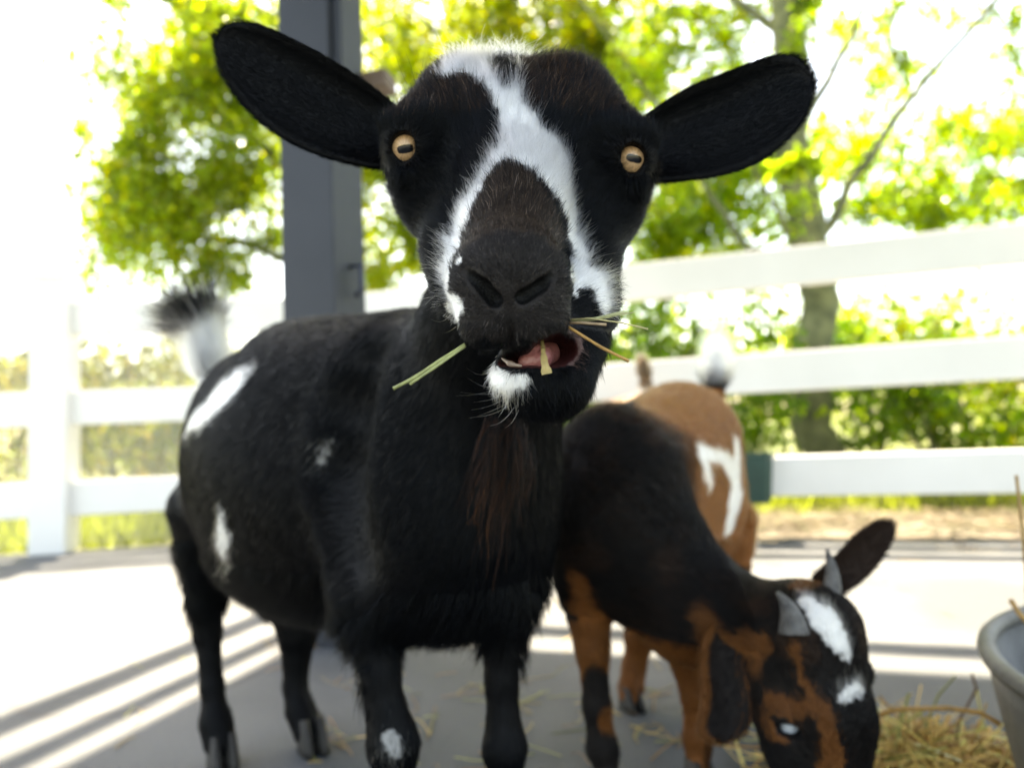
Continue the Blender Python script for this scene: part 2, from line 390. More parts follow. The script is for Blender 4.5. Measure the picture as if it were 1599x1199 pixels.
# ------------------------------------------------------------------ modelling living bodies: smooth solids -> one skin
def smin(a, b, k):
    h = np.clip(.5 + .5 * (b - a) / k, 0, 1)
    return b + (a - b) * h - k * h * (1 - h)
class Body:
    def __init__(s): s.p = []
    def cone(s, a, ra, b, rb, k=.02, op='+'):
        s.p.append(('c', np.asarray(a, np.float32), ra, np.asarray(b, np.float32), rb, k, op)); return s
    def chain(s, pts, k=.02):
        for (a, ra), (b, rb) in zip(pts[:-1], pts[1:]): s.cone(a, ra, b, rb, k)
        return s
    def ball(s, c, r, k=.02, op='+'):
        s.p.append(('e', np.asarray(c, np.float32), np.array([r, r, r], np.float32), np.eye(3, dtype=np.float32), 0, k, op)); return s
    def ell(s, c, radii, axes, k=.02, op='+'):
        A = np.asarray(axes, np.float32)
        s.p.append(('e', np.asarray(c, np.float32), np.asarray(radii, np.float32), A, 0, k, op)); return s
    def __call__(s, X, prims=None):
        X = np.asarray(X, np.float32); D = np.full(len(X), 10.0, np.float32)
        for t, c, r, m, rb, k, op in (prims or s.p):
            if t == 'c':
                ba = m - c; pa = X - c
                h = np.clip(pa @ ba / max(float(ba @ ba), 1e-12), 0, 1)
                q = pa - h[:, None] * ba
                d = np.sqrt((q * q).sum(1)) - (r + (rb - r) * h)
            else:
                q = (X - c) @ m.T
                k0 = np.sqrt(((q / r) ** 2).sum(1)); k1 = np.sqrt(((q / r ** 2) ** 2).sum(1)) + 1e-9
                d = k0 * (k0 - 1) / k1
                d = np.where(k0 < 1e-4, -r.min(), d)
            if op == '+': D = smin(D, d, k)
            else: D = -smin(-D, d, k)
        return D
    def hits(s, px, py, t0=.2, t1=2.2):
        """points of the skin met by sight lines through measured photo positions"""
        px = np.atleast_1d(np.asarray(px, float)); py = np.atleast_1d(np.asarray(py, float))
        dirs = np.array([P(a, b, 1.0) - CAM for a, b in zip(px, py)])
        n = np.linalg.norm(dirs, axis=1)[:, None]; dirs = dirs / n
        t = np.full(len(px), t0)
        best = t.copy(); bd = np.full(len(px), 9.0)
        for _ in range(140):
            d = s(CAM + dirs * t[:, None])
            u = np.abs(d) < bd; best = np.where(u, t, best); bd = np.where(u, np.abs(d), bd)
            t = np.clip(t + d * .7, t0, t1)
            if bd.max() < 2e-4: break
        return CAM + dirs * best[:, None]
    def mesh(s, lo, hi, h, keep=None):
        """surface nets on a sparse grid; keep(X) < 0 limits the region"""
        lo = np.asarray(lo, float); n = np.ceil((np.asarray(hi) - lo) / h).astype(int) + 1
        B = 8; nb = (n + B - 1) // B; n = nb * B
        D = np.ones(n, np.float32)
        bi = np.stack(np.meshgrid(*[np.arange(q) for q in nb], indexing='ij'), -1).reshape(-1, 3)
        bc = lo + (bi * B + (B - 1) / 2) * h
        bd = s(bc); D4 = D.reshape(nb[0], B, nb[1], B, nb[2], B)
        act = np.abs(bd) < h * B * .95 + .006
        ins = (~act) & (bd < 0)
        for b in bi[ins]: D4[b[0], :, b[1], :, b[2], :] = -1
        ab = bi[act]
        loc = np.stack(np.meshgrid(*[np.arange(B)] * 3, indexing='ij'), -1).reshape(-1, 3)
        sp = []
        for t, c, r, m, rb, k, op in s.p:
            if t == 'c': sp.append(((c + m) / 2, float(np.linalg.norm(m - c)) / 2 + max(r, rb)))
            else: sp.append((c, float(np.max(r))))
        sc_ = np.array([q[0] for q in sp]); sr = np.array([q[1] for q in sp])
        for i in range(0, len(ab), 48):
            c = ab[i:i + 48]
            g = (c[:, None, :] * B + loc[None]).reshape(-1, 3)
            X = lo + g * h; bl, bh = X.min(0), X.max(0)
            dd = np.linalg.norm(np.maximum(np.maximum(bl - sc_, sc_ - bh), 0), axis=1) - sr
            near = [q for q, z in zip(s.p, dd) if z < .07]
            v = s(X, near) if near else np.ones(len(X), np.float32)
            D[g[:, 0], g[:, 1], g[:, 2]] = v
        S = D < 0
        cnt = np.zeros(n - 1, np.int8)
        for dx in (0, 1):
            for dy in (0, 1):
                for dz in (0, 1):
                    cnt += S[dx:n[0] - 1 + dx, dy:n[1] - 1 + dy, dz:n[2] - 1 + dz]
        cells = np.argwhere((cnt > 0) & (cnt < 8))
        idx = np.full(n - 1, -1, np.int32); idx[cells[:, 0], cells[:, 1], cells[:, 2]] = np.arange(len(cells))
        acc = np.zeros((len(cells), 3)); w = np.zeros(len(cells))
        cor = [np.array([i, j, k]) for i in (0, 1) for j in (0, 1) for k in (0, 1)]
        for a in cor:
            for ax_ in range(3):
                if a[ax_]: continue
                b = a.copy(); b[ax_] = 1
                va = D[tuple((cells + a).T)]; vb_ = D[tuple((cells + b).T)]
                m = (va < 0) != (vb_ < 0)
                t = np.where(m, va / (va - vb_ + 1e-12), 0)
                acc += np.where(m[:, None], a + t[:, None] * (b - a), 0); w += m
        V = lo + (cells + acc / w[:, None]) * h
        F = []
        for ax_ in range(3):
            sl0 = [slice(None)] * 3; sl1 = [slice(None)] * 3
            sl0[ax_] = slice(0, -1); sl1[ax_] = slice(1, None)
            a, b = S[tuple(sl0)], S[tuple(sl1)]
            e = np.argwhere(a != b); sg = a[tuple(e.T)]
            u, v = (ax_ + 1) % 3, (ax_ + 2) % 3
            ok = (e[:, u] > 0) & (e[:, v] > 0) & (e[:, u] < n[u] - 1) & (e[:, v] < n[v] - 1)
            e = e[ok]; sg = sg[ok]
            q = []
            for (du, dv) in ((-1, -1), (0, -1), (0, 0), (-1, 0)):
                c = e.copy(); c[:, u] += du; c[:, v] += dv; q.append(idx[tuple(c.T)])
            q = np.stack(q, 1); q[~sg] = q[~sg][:, ::-1]
            F.append(q)
        F = np.concatenate(F); F = F[(F >= 0).all(1)]
        if keep is not None:
            k = keep(V) < 0; F = F[k[F].all(1)]
            used = np.unique(F); mp = np.full(len(V), -1); mp[used] = np.arange(len(used)); V = V[used]; F = mp[F]
        # one relaxing pass takes the stair steps out of the net
        for _ in range(2):
            ii = F.ravel(order='F'); jj = F[:, [1, 2, 3, 0]].ravel(order='F')
            c = np.bincount(ii, minlength=len(V))
            A = np.stack([np.bincount(ii, V[jj, k], len(V)) for k in range(3)], 1)
            V = V * .5 + .5 * A / np.maximum(c, 1)[:, None]
        return V, F
def normals_of(V, F):
    q = np.cross(V[F[:, 2]] - V[F[:, 0]], V[F[:, 3]] - V[F[:, 1]])
    N = sum(np.stack([np.bincount(F[:, i], q[:, k], len(V)) for k in range(3)], 1) for i in range(4))
    return N / (np.linalg.norm(N, axis=1)[:, None] + 1e-12)
def leaf_ear(U, Lw, cup, back, thick=.004, nt=26, ns=12, fold=0.0):
    """ear blade between two measured edges, hollowed towards the back"""
    def res(C):
        C = np.asarray(C); d = np.concatenate([[0], np.cumsum(np.linalg.norm(np.diff(C, axis=0), axis=1))]); d /= d[-1]
        t = np.linspace(0, 1, nt)
        return np.stack([np.interp(t, d, C[:, i]) for i in range(3)], 1)
    def sm(C):
        for _ in range(3): C[1:-1] = (C[:-2] + 2 * C[1:-1] + C[2:]) / 4
        return C
    U, Lw = sm(res(U)), sm(res(Lw))
    s = np.linspace(0, 1, ns); V = []
    for layer in (0, 1):
        for i in range(nt):
            t = i / (nt - 1); w = np.linalg.norm(U[i] - Lw[i])
            for j in range(ns):
                p = U[i] * (1 - s[j]) + Lw[i] * s[j]
                c = cup * math.sin(math.pi * s[j] ** .8) * w * (1.15 - .6 * t)
                c += .06 * w * math.sin(2 * math.pi * s[j] * 1.5) * math.sin(math.pi * t) * fold
                th = thick * (layer * math.sin(math.pi * min(1, .12 + .76 * s[j])) ) * (1.6 - t)
                V.append(p + back * (c + th + .0006 * layer))
    V = np.array(V); n = nt * ns; F = []
    for i in range(nt - 1):
        for j in range(ns - 1):
            a = i * ns + j; q = (a, a + 1, a + ns + 1, a + ns)
            F.append(q); F.append(tuple(x + n for x in q[::-1]))
    for i in range(nt - 1):
        a, b = i * ns, i * ns + ns - 1
        F.append((a, a + ns, a + ns + n, a + n)); F.append((b + n, b + n + ns, b + ns, b))
    for j in range(ns - 1):
        a = (nt - 1) * ns + j; F.append((a, a + 1, a + 1 + n, a + n))
    F = np.array(F)
    # outward winding test on the front layer
    nn = np.cross(V[F[0][2]] - V[F[0][0]], V[F[0][3]] - V[F[0][1]])
    if np.dot(nn, back) > 0: F = F[:, ::-1]
    return V, F, (U[0] + Lw[0]) / 2
def poly_in(px, py, poly):
    poly = np.asarray(poly, float); inside = np.zeros(len(px), bool); j = len(poly) - 1
    for i in range(len(poly)):
        xi, yi = poly[i]; xj, yj = poly[j]
        c = ((yi > py) != (yj > py)) & (px < (xj - xi) * (py - yi) / (yj - yi + 1e-12) + xi)
        inside ^= c; j = i
    return inside
def dist_polyline(X, pts, radii):
    """signed: distance to the polyline minus the radius there (negative inside)"""
    D = np.full(len(X), 9.0)
    if len(pts) == 1: return np.linalg.norm(X - pts[0], axis=1) - radii[0]
    for a, b, ra, rb in zip(pts[:-1], pts[1:], radii[:-1], radii[1:]):
        ba = b - a; h = np.clip((X - a) @ ba / (ba @ ba + 1e-12), 0, 1)
        D = np.minimum(D, np.linalg.norm(X - a - h[:, None] * ba, axis=1) - (ra + (rb - ra) * h))
    return D
def grow_hair(name, V, F, N, density, style, mat, parent, segs=5, seed=1):
    """strands rooted on the skin. density(X, N) per m2; style(X, N) -> length, direction, lift, radius, colour, curl"""
    r = np.random.default_rng(seed)
    T = np.concatenate([F[:, [0, 1, 2]], F[:, [0, 2, 3]]])
    A = np.linalg.norm(np.cross(V[T[:, 1]] - V[T[:, 0]], V[T[:, 2]] - V[T[:, 0]]), axis=1) / 2
    Cn = V[T].mean(1); Nn = N[T].mean(1)
    ex = A * density(Cn, Nn) * HAIR
    k = r.poisson(ex); ti = np.repeat(np.arange(len(T)), k)
    n = len(ti)
    if n == 0: return None
    u, v = r.random(n), r.random(n); f = u + v > 1; u[f] = 1 - u[f]; v[f] = 1 - v[f]
    a, b, c = V[T[ti, 0]], V[T[ti, 1]], V[T[ti, 2]]
    X = a + u[:, None] * (b - a) + v[:, None] * (c - a)
    NN = N[T[ti, 0]] * (1 - u - v)[:, None] + N[T[ti, 1]] * u[:, None] + N[T[ti, 2]] * v[:, None]
    NN /= np.linalg.norm(NN, axis=1)[:, None] + 1e-9
    ln, dr, lift, rad, C, curl = style(X, NN, r)
    dr = dr - (dr * NN).sum(1)[:, None] * NN; dr /= np.linalg.norm(dr, axis=1)[:, None] + 1e-9
    side = np.cross(NN, dr)
    lf = np.clip(lift, 0, 1)[:, None]
    d0 = dr * np.sqrt(1 - lf ** 2 * .98) + NN * lf
    t = np.linspace(0, 1, segs)
    pts = np.zeros((n, segs, 3), np.float32)
    clump = vnoise(X, 260, 3)[:, None] * .5 + vnoise(X, 90, 5)[:, None] * .5
    sw = (r.normal(0, 1, n)[:, None] * .5 + clump) * curl[:, None]
    dn = r.normal(0, .25, n)[:, None] * curl[:, None]
    p = X - NN * .0006; pts[:, 0] = p
    for i in range(1, segs):
        tt = t[i]
        d = d0 + side * sw * (.35 + tt) + NN * (dn - lf * .55 * tt)
        d /= np.linalg.norm(d, axis=1)[:, None]
        p = p + d * (ln / (segs - 1))[:, None]; pts[:, i] = p
    rr = rad[:, None] * (1.0 - .85 * t[None] ** 1.6)
    return curves_obj(name, pts, rr, C, mat, parent)
def curves_obj(name, pts, rr, C, mat, parent):
    n, segs = pts.shape[:2]
    cv = bpy.data.hair_curves.new(name)
    cv.add_curves([segs] * n)
    pts = pts - wloc(parent)[None, None]
    cv.attributes['position'].data.foreach_set('vector', pts.astype(np.float32).ravel())
    ra = cv.attributes.get('radius') or cv.attributes.new('radius', 'FLOAT', 'POINT')
    ra.data.foreach_set('value', np.asarray(rr, np.float32).ravel())
    at = cv.attributes.new('col', 'FLOAT_COLOR', 'CURVE')
    C4 = np.ones((n, 4), np.float32); C4[:, :3] = C
    at.data.foreach_set('color', C4.ravel())
    cv.materials.append(mat)
    o = bpy.data.objects.new(name, cv); col.objects.link(o); o.parent = parent
    return o
def lathe_eye(center, axis, upv, r):
    """eyeball grid with poles along its gaze"""
    axis = axis / np.linalg.norm(axis); x = np.cross(upv, axis); x /= np.linalg.norm(x); y = np.cross(axis, x)
    V = []; n, m = 40, 24
    for i in range(m + 1):
        th = math.pi * i / m
        for j in range(n):
            w = 2 * math.pi * j / n
            bul = r * (1 + .06 * max(0, math.cos(th)) ** 6)
            V.append(center + bul * (math.cos(th) * axis + math.sin(th) * (math.cos(w) * x + math.sin(w) * y)))
    F = [(i * n + j, (i + 1) * n + j, (i + 1) * n + (j + 1) % n, i * n + (j + 1) % n) for i in range(m) for j in range(n)]
    return np.array(V), np.array(F), x, y, axis
# ------------------------------------------------------------------ the black-and-white goat
CA = np.stack([_r, _u, _f])                                # the head faces the lens squarely
m_skin = attr_mat('goat_skin', rough=.55, spec=.12, bump=.25, bscale=900)
m_fur = hair_mat('goat_fur')
BA = np.array([-.63, .775, 0]); BN = np.array([-.775, -.63, 0]); BAX = np.stack([BA, BN, np.array([0, 0, 1.0])])
def pr(r, d): return r * d / F_PX
g = Body()
# trunk
g.ell(P(700, 752, .68), (.097, .15, .12), CA, .03)
g.ell(P(482, 745, .87), (.26, .132, .172), BAX, .05)
g.ell(P(396, 700, 1.0), (.13, .088, .145), BAX, .05)
g.cone(P(640, 605, .71), .080, P(480, 600, .88), .082, .05)
g.cone(P(818, 360, .52), .052, P(730, 640, .665), .080, .04)
g.cone(P(730, 640, .665), .080, P(703, 800, .67), .092, .04)
g.cone(P(592, 700, .69), .050, P(580, 930, .63), .036, .04)
g.cone(P(798, 760, .69), .040, P(788, 920, .64), .029, .04)
# hollow behind the shoulder, hip bone
for q_ in ((548, 560, 528, 640), (528, 640, 514, 730), (514, 730, 524, 850)):
    gq = Body(); gq.p = list(g.p); ha, hb_ = gq.hits([q_[0], q_[2]], [q_[1], q_[3]], .4)
    g.cone(ha + (CAM - ha) * .034, .030, hb_ + (CAM - hb_) * .034, .030, .03, '-')
# fore legs
def lowleg(pts): g.chain(pts, .012)
k1 = P(614, 1160, .60)
lowleg([(P(580, 930, .63), .034), (P(591, 1045, .61), .0165), (k1, .0205), (PZ(622, 1250, .605, .10), .0125), (PZ(626, 1390, .605, .055), .016), (PZ(626, 1440, .59, .03), .018)])
k2 = P(788, 1165, .625)
lowleg([(P(788, 920, .64), .028), (P(783, 1060, .632), .0135), (k2, .018), (PZ(788, 1250, .63, .10), .0115), (PZ(788, 1390, .63, .055), .015), (PZ(788, 1440, .615, .03), .017)])
# hind legs
lowleg([(P(340, 800, 1.0), .068), (P(322, 915, 1.0), .028), (P(324, 985, 1.0), .0185), (P(331, 1070, .985), .0145), (P(337, 1125, .975), .020), (P(343, 1158, .965), .022)])
lowleg([(P(455, 900, 1.05), .06), (P(465, 985, 1.04), .028), (P(461, 1070, 1.03), .0165), (P(468, 1105, 1.02), .019), (P(482, 1140, 1.005), .023)])
g.cone(P(330, 605, 1.12), .020, P(319, 515, 1.15), .009, .02)
# skull, brows, cheeks, muzzle, jaw
g.ell(P(806, 228, .470), (.0725, .046, .065), CA, .03)
g.ball(P(800, 176, .475), pr(52, .475), .03); g.ball(P(718, 178, .455), pr(58, .455), .025); g.ball(P(892, 178, .455), pr(58, .455), .025)
g.cone(P(806, 250, .440), pr(98, .44), P(797, 415, .350), pr(70, .35), .02)
g.ball(P(664, 220, .432), pr(44, .43), .022); g.ball(P(962, 238, .432), pr(42, .43), .022)
g.cone(P(666, 214, .437), pr(40, .437), P(716, 180, .455), pr(56, .455), .02); g.cone(P(960, 230, .437), pr(38, .437), P(894, 180, .455), pr(56, .455), .02)
g.cone(P(664, 235, .437), pr(42, .437), P(690, 288, .445), pr(60, .445), .02); g.cone(P(962, 250, .437), pr(40, .437), P(930, 298, .445), pr(62, .445), .02)
g.ball(P(690, 288, .445), pr(62, .445), .025); g.ball(P(930, 298, .445), pr(66, .445), .025)
g.cone(P(722, 330, .455), pr(70, .455), P(748, 440, .405), pr(48, .405), .02)
g.cone(P(903, 335, .455), pr(76, .455), P(902, 455, .405), pr(58, .405), .02)
g.ell(P(795, 440, .338), (.0275, .0255, .028), CA, .012)
g.ball(P(742, 440, .335), pr(36, .335), .012); g.ball(P(850, 438, .335), pr(36, .335), .012)
g.ball(P(760, 505, .332), pr(44, .332), .010); g.ball(P(838, 497, .332), pr(50, .332), .010)
g.cone(P(845, 470, .43), pr(80, .43), P(850, 588, .352), pr(51, .352), .014)
g.ball(P(812, 586, .350), pr(40, .35), .010)
g.cone(P(895, 500, .39), pr(57, .39), P(862, 590, .357), pr(52, .357), .022)
g.ball(P(795, 412, .334), pr(52, .334), .010)                                      # bulb of the nose
g.ball(P(722, 447, .330), pr(17, .33), .006); g.ball(P(868, 443, .331), pr(17, .33), .006)   # nostril wings
g.cone(P(712, 400, .42), pr(46, .42), P(728, 455, .40), pr(44, .40), .02)
base_prims = list(g.p)
# mouth
def rot_axes(a):
    c, s_ = math.cos(a), math.sin(a)
    return np.stack([c * _r + s_ * _u, -s_ * _r + c * _u, _f])
g.ell(P(868, 546, .330), (pr(43, .33), pr(26, .33), .036), rot_axes(R(16)), .003, '-')
g.ell(P(812, 561, .326), (pr(50, .33), pr(12, .33), .028), rot_axes(R(4)), .003, '-')
# nostrils and the cleft of the lip
def at_skin(px, py, push=0.0):
    h = gb.hits([px], [py])[0]; d = (h - CAM) / np.linalg.norm(h - CAM)
    return h + d * push
gb = Body(); gb.p = base_prims
def slit(pts):
    for (a, ra), (b, rb) in zip(pts[:-1], pts[1:]): g.cone(a, ra, b, rb, .002, '-')
slit([(at_skin(722, 420, 0), .0010), (at_skin(737, 433, .0015), .0024), (at_skin(757, 448, .003), .0036), (at_skin(773, 466, .0035), .0044)])
slit([(at_skin(867, 414, 0), .0008), (at_skin(862, 431, .001), .0016), (at_skin(846, 445, .0025), .0030), (at_skin(816, 463, .003), .0038)])
NOSTRIL = [[at_skin(730, 428), at_skin(742, 438), at_skin(773, 466)], [at_skin(862, 428), at_skin(852, 440), at_skin(817, 464)]]
for (a, b) in (((795, 478), (797, 510)), ((797, 510), (803, 545))):
    g.cone(at_skin(*a), .0012, at_skin(*b), .0012, .0015, '-')
# eyeballs under thick lids
EYES = [(636, 232, .4245, 630, 231), (982, 250, .4245, 988, 249)]
EYE_R = .0122
for (ex, ey, ed, ax_, ay_) in EYES:
    c = P(ex, ey, ed); g.ball(c, EYE_R + .0016, .016)
    sx = 1 if ex < 800 else -1
    g.cone(P(ex - 20 * sx, ey - 27, .418), pr(13, .418), P(ex + 30 * sx, ey - 36, .419), pr(15, .418), .010)      # brow
    g.cone(P(ex - 8 * sx, ey + 34, .421), pr(9, .42), P(ex + 26 * sx, ey + 22, .419), pr(10, .42), .010)        # lower lid
for (ex, ey, ed, ax_, ay_) in EYES:
    c = P(ex, ey, ed); ap = P(ax_, ay_, ed - .013)
    sx = 1 if ex < 800 else -1
    g.ell(ap, (pr(19.5, .42), pr(23.5, .42), .0095), rot_axes(R(-14 * sx)), .0012, '-')
    g.cone(P(ax_, ay_, ed - .012), pr(8, .42), P(ax_ + 30 * sx, ay_ + 15, ed - .009), pr(4, .42), .002, '-')
    g.ball(c, EYE_R * .985, .001, '-')
    for pts_ in (((-22, -8, .4175, 5), (-8, -26, .4145, 7), (12, -29, .4140, 7.5), (28, -12, .4165, 6)), ((-20, 8, .4180, 3.5), (-4, 27, .4145, 4.5), (16, 21, .4140, 4), (28, 12, .4150, 3))):
        q_ = [(P(ax_ + sx * x_, ay_ + y_, d_), pr(r_, .415)) for x_, y_, d_, r_ in pts_]
        for (a_, ra_), (b_, rb_) in zip(q_[:-1], q_[1:]): g.cone(a_, ra_, b_, rb_, .0022)      # lids
NOSE = P(795, 470, .315)
NECK_P = P(800, 330, .55); NECK_N = np.array(_f) * .80 + np.array([0, 0, -1]) * .6; NECK_N /= np.linalg.norm(NECK_N)
cut = lambda X: (X - NECK_P) @ NECK_N
Vh, Fh = g.mesh(P(800, 350, .40) - np.array([.13, .13, .16]), P(800, 350, .40) + np.array([.13, .20, .185]), .00145, cut)
Vb, Fb = g.mesh((-.62, .40, -.01), (.16, 1.28, .74), .0042, lambda X: -cut(X) - .0045)
earL = leaf_ear([P(*q) for q in ((640, 190, .455), (612, 160, .455), (560, 120, .45), (500, 84, .445), (440, 54, .44), (395, 36, .437), (362, 32, .436), (343, 42, .436), (337, 58, .436))],
                [P(*q) for q in ((640, 245, .45), (608, 266, .447), (560, 257, .44), (495, 241, .435), (440, 214, .432), (400, 184, .432), (368, 148, .433), (345, 110, .434), (335, 75, .436), (336, 60, .436))], .30, _f * .9 + _r * .2, fold=.7)
earR = leaf_ear([P(*q) for q in ((985, 200, .455), (1010, 180, .455), (1048, 153, .455), (1085, 132, .45), (1125, 118, .447), (1175, 98, .444), (1220, 83, .443), (1250, 88, .443), (1268, 112, .443), (1270, 128, .443))],
                [P(*q) for q in ((985, 268, .45), (1010, 286, .448), (1050, 281, .443), (1100, 277, .438), (1150, 267, .435), (1192, 248, .433), (1228, 218, .433), (1256, 183, .436), (1267, 155, .44), (1271, 130, .443))], .30, _f * .9 - _r * .2, fold=.7)
BLK = np.array([.0017, .0019, .0026]); WHT = np.array([.80, .79, .77]); BRN = np.array([.024, .0165, .0125]); NOS = np.array([.0165, .0138, .0130])
# coat pattern: outlines measured on the face, kept in the head's own frontal plane
FO = P(800, 350, .38)
def face_xy(X): q = X - FO; return q @ _r, q @ _u
def face_poly(pts):
    h = g.hits([p[0] for p in pts], [p[1] for p in pts])
    a, b = face_xy(h); return np.stack([a, b], 1)
W_BLAZE = face_poly([(676, 118), (700, 98), (735, 86), (790, 82), (812, 86), (815, 102), (808, 124), (822, 160), (841, 188), (868, 214), (890, 250), (890, 290), (899, 335), (914, 380), (932, 418), (954, 436), (956, 478), (948, 498), (938, 474), (920, 448), (902, 462), (894, 440), (896, 400), (886, 350), (869, 310), (846, 276), (820, 254), (797, 246), (776, 254), (758, 280), (741, 315), (726, 350), (714, 385), (704, 415), (696, 400), (708, 345), (729, 303), (751, 268), (769, 240), (779, 213), (778, 180), (769, 150), (752, 126), (728, 114), (700, 118)])
W_SIDE = face_poly([(716, 345), (704, 395), (699, 430), (702, 455), (716, 464), (728, 484), (714, 500), (700, 490), (689, 462), (686, 415), (692, 372)])
D_TOP = face_poly([(763, 88), (785, 94), (808, 90), (809, 110), (798, 132), (782, 128), (768, 112)])
W_CHIN = face_poly([(764, 575), (785, 578), (810, 590), (830, 598), (812, 610), (798, 624), (782, 616), (768, 600)])
D_SPOT = face_poly([(896, 472), (903, 452), (918, 450), (932, 464), (936, 490), (928, 512), (905, 505)])
BRIDGE = face_poly([(795, 250), (830, 270), (862, 320), (880, 390), (850, 420), (740, 420), (712, 390), (735, 320), (762, 275)])
NOSEP = face_poly([(700, 440), (725, 385), (780, 360), (850, 370), (885, 410), (890, 470), (905, 520), (880, 540), (760, 560), (715, 520)])
_t = g.hits([692, 826, 790, 800], [100, 100, 86, 165]); _ta, _tb = face_xy(_t)
A_L, A_R, B_TOP, UP_B = _ta[0], _ta[1], _tb[2], _tb[3]
EYEC = [P(*e[:3]) for e in EYES]
def ch(pts):
    return g.hits([p[0] for p in pts], [p[1] for p in pts], .3)
PATCH = [(ch([(298, 660), (335, 625), (372, 594), (392, 577)]), [.012, .026, .022, .008]),
         (ch([(345, 858), (350, 830), (347, 800)]), [.012, .016, .008]),
         (ch([(504, 715), (512, 690)]), [.005, .003]),
         (ch([(550, 1048), (553, 1060)]), [.004, .004]),
         (ch([(610, 1160), (618, 1172)]), [.006, .007])]
TAIL_A, TAIL_B = P(326, 590, 1.12), P(319, 512, 1.15)
def coat(X, r=None):
    """coat colour at skin points"""
    n = len(X); C = np.tile(BLK, (n, 1)); jit = (r.normal(0, 1, (n, 2)) * .0011) if r is not None else np.zeros((n, 2))
    head = cut(X) < 0
    a, b = face_xy(X); nz = vnoise(X, 160, 11) * .0022
    a = a + jit[:, 0] + nz; b = b + jit[:, 1] + vnoise(X, 160, 12) * .0022
    front = head & ((X - FO) @ _f < .115)
    C[front & poly_in(a, b, BRIDGE)] = BRN
    C[front & poly_in(a, b, NOSEP)] = NOS
    up = front & (b > UP_B); C[up & (r.random(n) < np.clip((b - UP_B) / .016, 0, .4) if r is not None else up)] = BRN * np.array([1.3, 1.05, .85])  # brown glints of sky light on the forehead top, painted into the coat colour
    for w in (W_BLAZE, W_SIDE, W_CHIN): C[front & poly_in(a, b, w)] = WHT
    for w in (D_TOP, D_SPOT): C[front & poly_in(a, b, w)] = BLK
    sp = np.linalg.norm(X - g_spot, axis=1) < .0022; C[sp] = WHT
    poll = head & (b > B_TOP) & (a > A_L) & (a < A_R); C[poll] = WHT * .95
    for pts, rad in PATCH:
        d = dist_polyline(X, pts, rad) + vnoise(X, 60, 4) * .006 + vnoise(X, 180, 14) * .003 + (r.normal(0, .0075, n) if r is not None else 0)
        C[(d < 0) & ~head] = WHT * (.9 if rad[0] > .0065 else .35)
    # tail: white with a black tip
    h = (X - TAIL_A) @ (TAIL_B - TAIL_A) / np.sum((TAIL_B - TAIL_A) ** 2)
    dt = np.linalg.norm(X - TAIL_A - np.clip(h, 0, 1)[:, None] * (TAIL_B - TAIL_A), axis=1)
    tl = ((dt < .045) & (h > .0)) | ((dt < .032) & (h > -.3)); C[tl] = WHT * .85; C[tl & (h > .80)] = BLK
    # faint rusty tint at the throat and chest
    return C
g_spot = g.hits([716], [407])[0]
V = np.concatenate([Vh, Vb]); F = np.concatenate([Fh, Fb + len(Vh)])
nbody = len(V); nf_body = len(F)
for e in (earL, earR):
    F = np.concatenate([F, e[1] + len(V)]); V = np.concatenate([V, e[0]])
N = normals_of(V, F)
goat = empty('goat', (*P(560, 800, .80)[:2], 0))
tag(goat, 'large black goat with white face blaze chewing hay, staring into the lens', 'goat', 'goats')
C = coat(V); C[nbody:] = BLK
mouth_poly = face_poly([(760, 550), (800, 550), (850, 528), (885, 510), (910, 525), (910, 560), (880, 578), (840, 578), (780, 572)])
ma, mb_ = face_xy(V)
in_mouth = poly_in(ma, mb_, mouth_poly) & (g(V, base_prims) < -.0012) & (np.arange(len(V)) < len(Vh))
C[in_mouth] = (.045, .012, .012)
lipz = (np.linalg.norm((V - P(895, 550, .345)), axis=1) < .012) & (np.arange(len(V)) < len(Vh)); C[lipz & ~in_mouth] = (.10, .06, .055)
nostr = (g(V, base_prims) < -.0015) & ((V - P(795, 445, .31)) @ _u > -.012) & ((V - P(795, 445, .31)) @ _u < .014) & (np.abs((V - P(795, 445, .31)) @ _r) < .028); nostr[len(Vh):] = False
C[nostr] = (.004, .004, .004)
for k in EYEC: C[np.linalg.norm(V - k, axis=1) < EYE_R * 1.06] = (.006, .005, .005)
me = mesh_np('body', V - wloc(goat), F); set_color(me, C)
link('body', me, m_skin, goat, smooth=True)

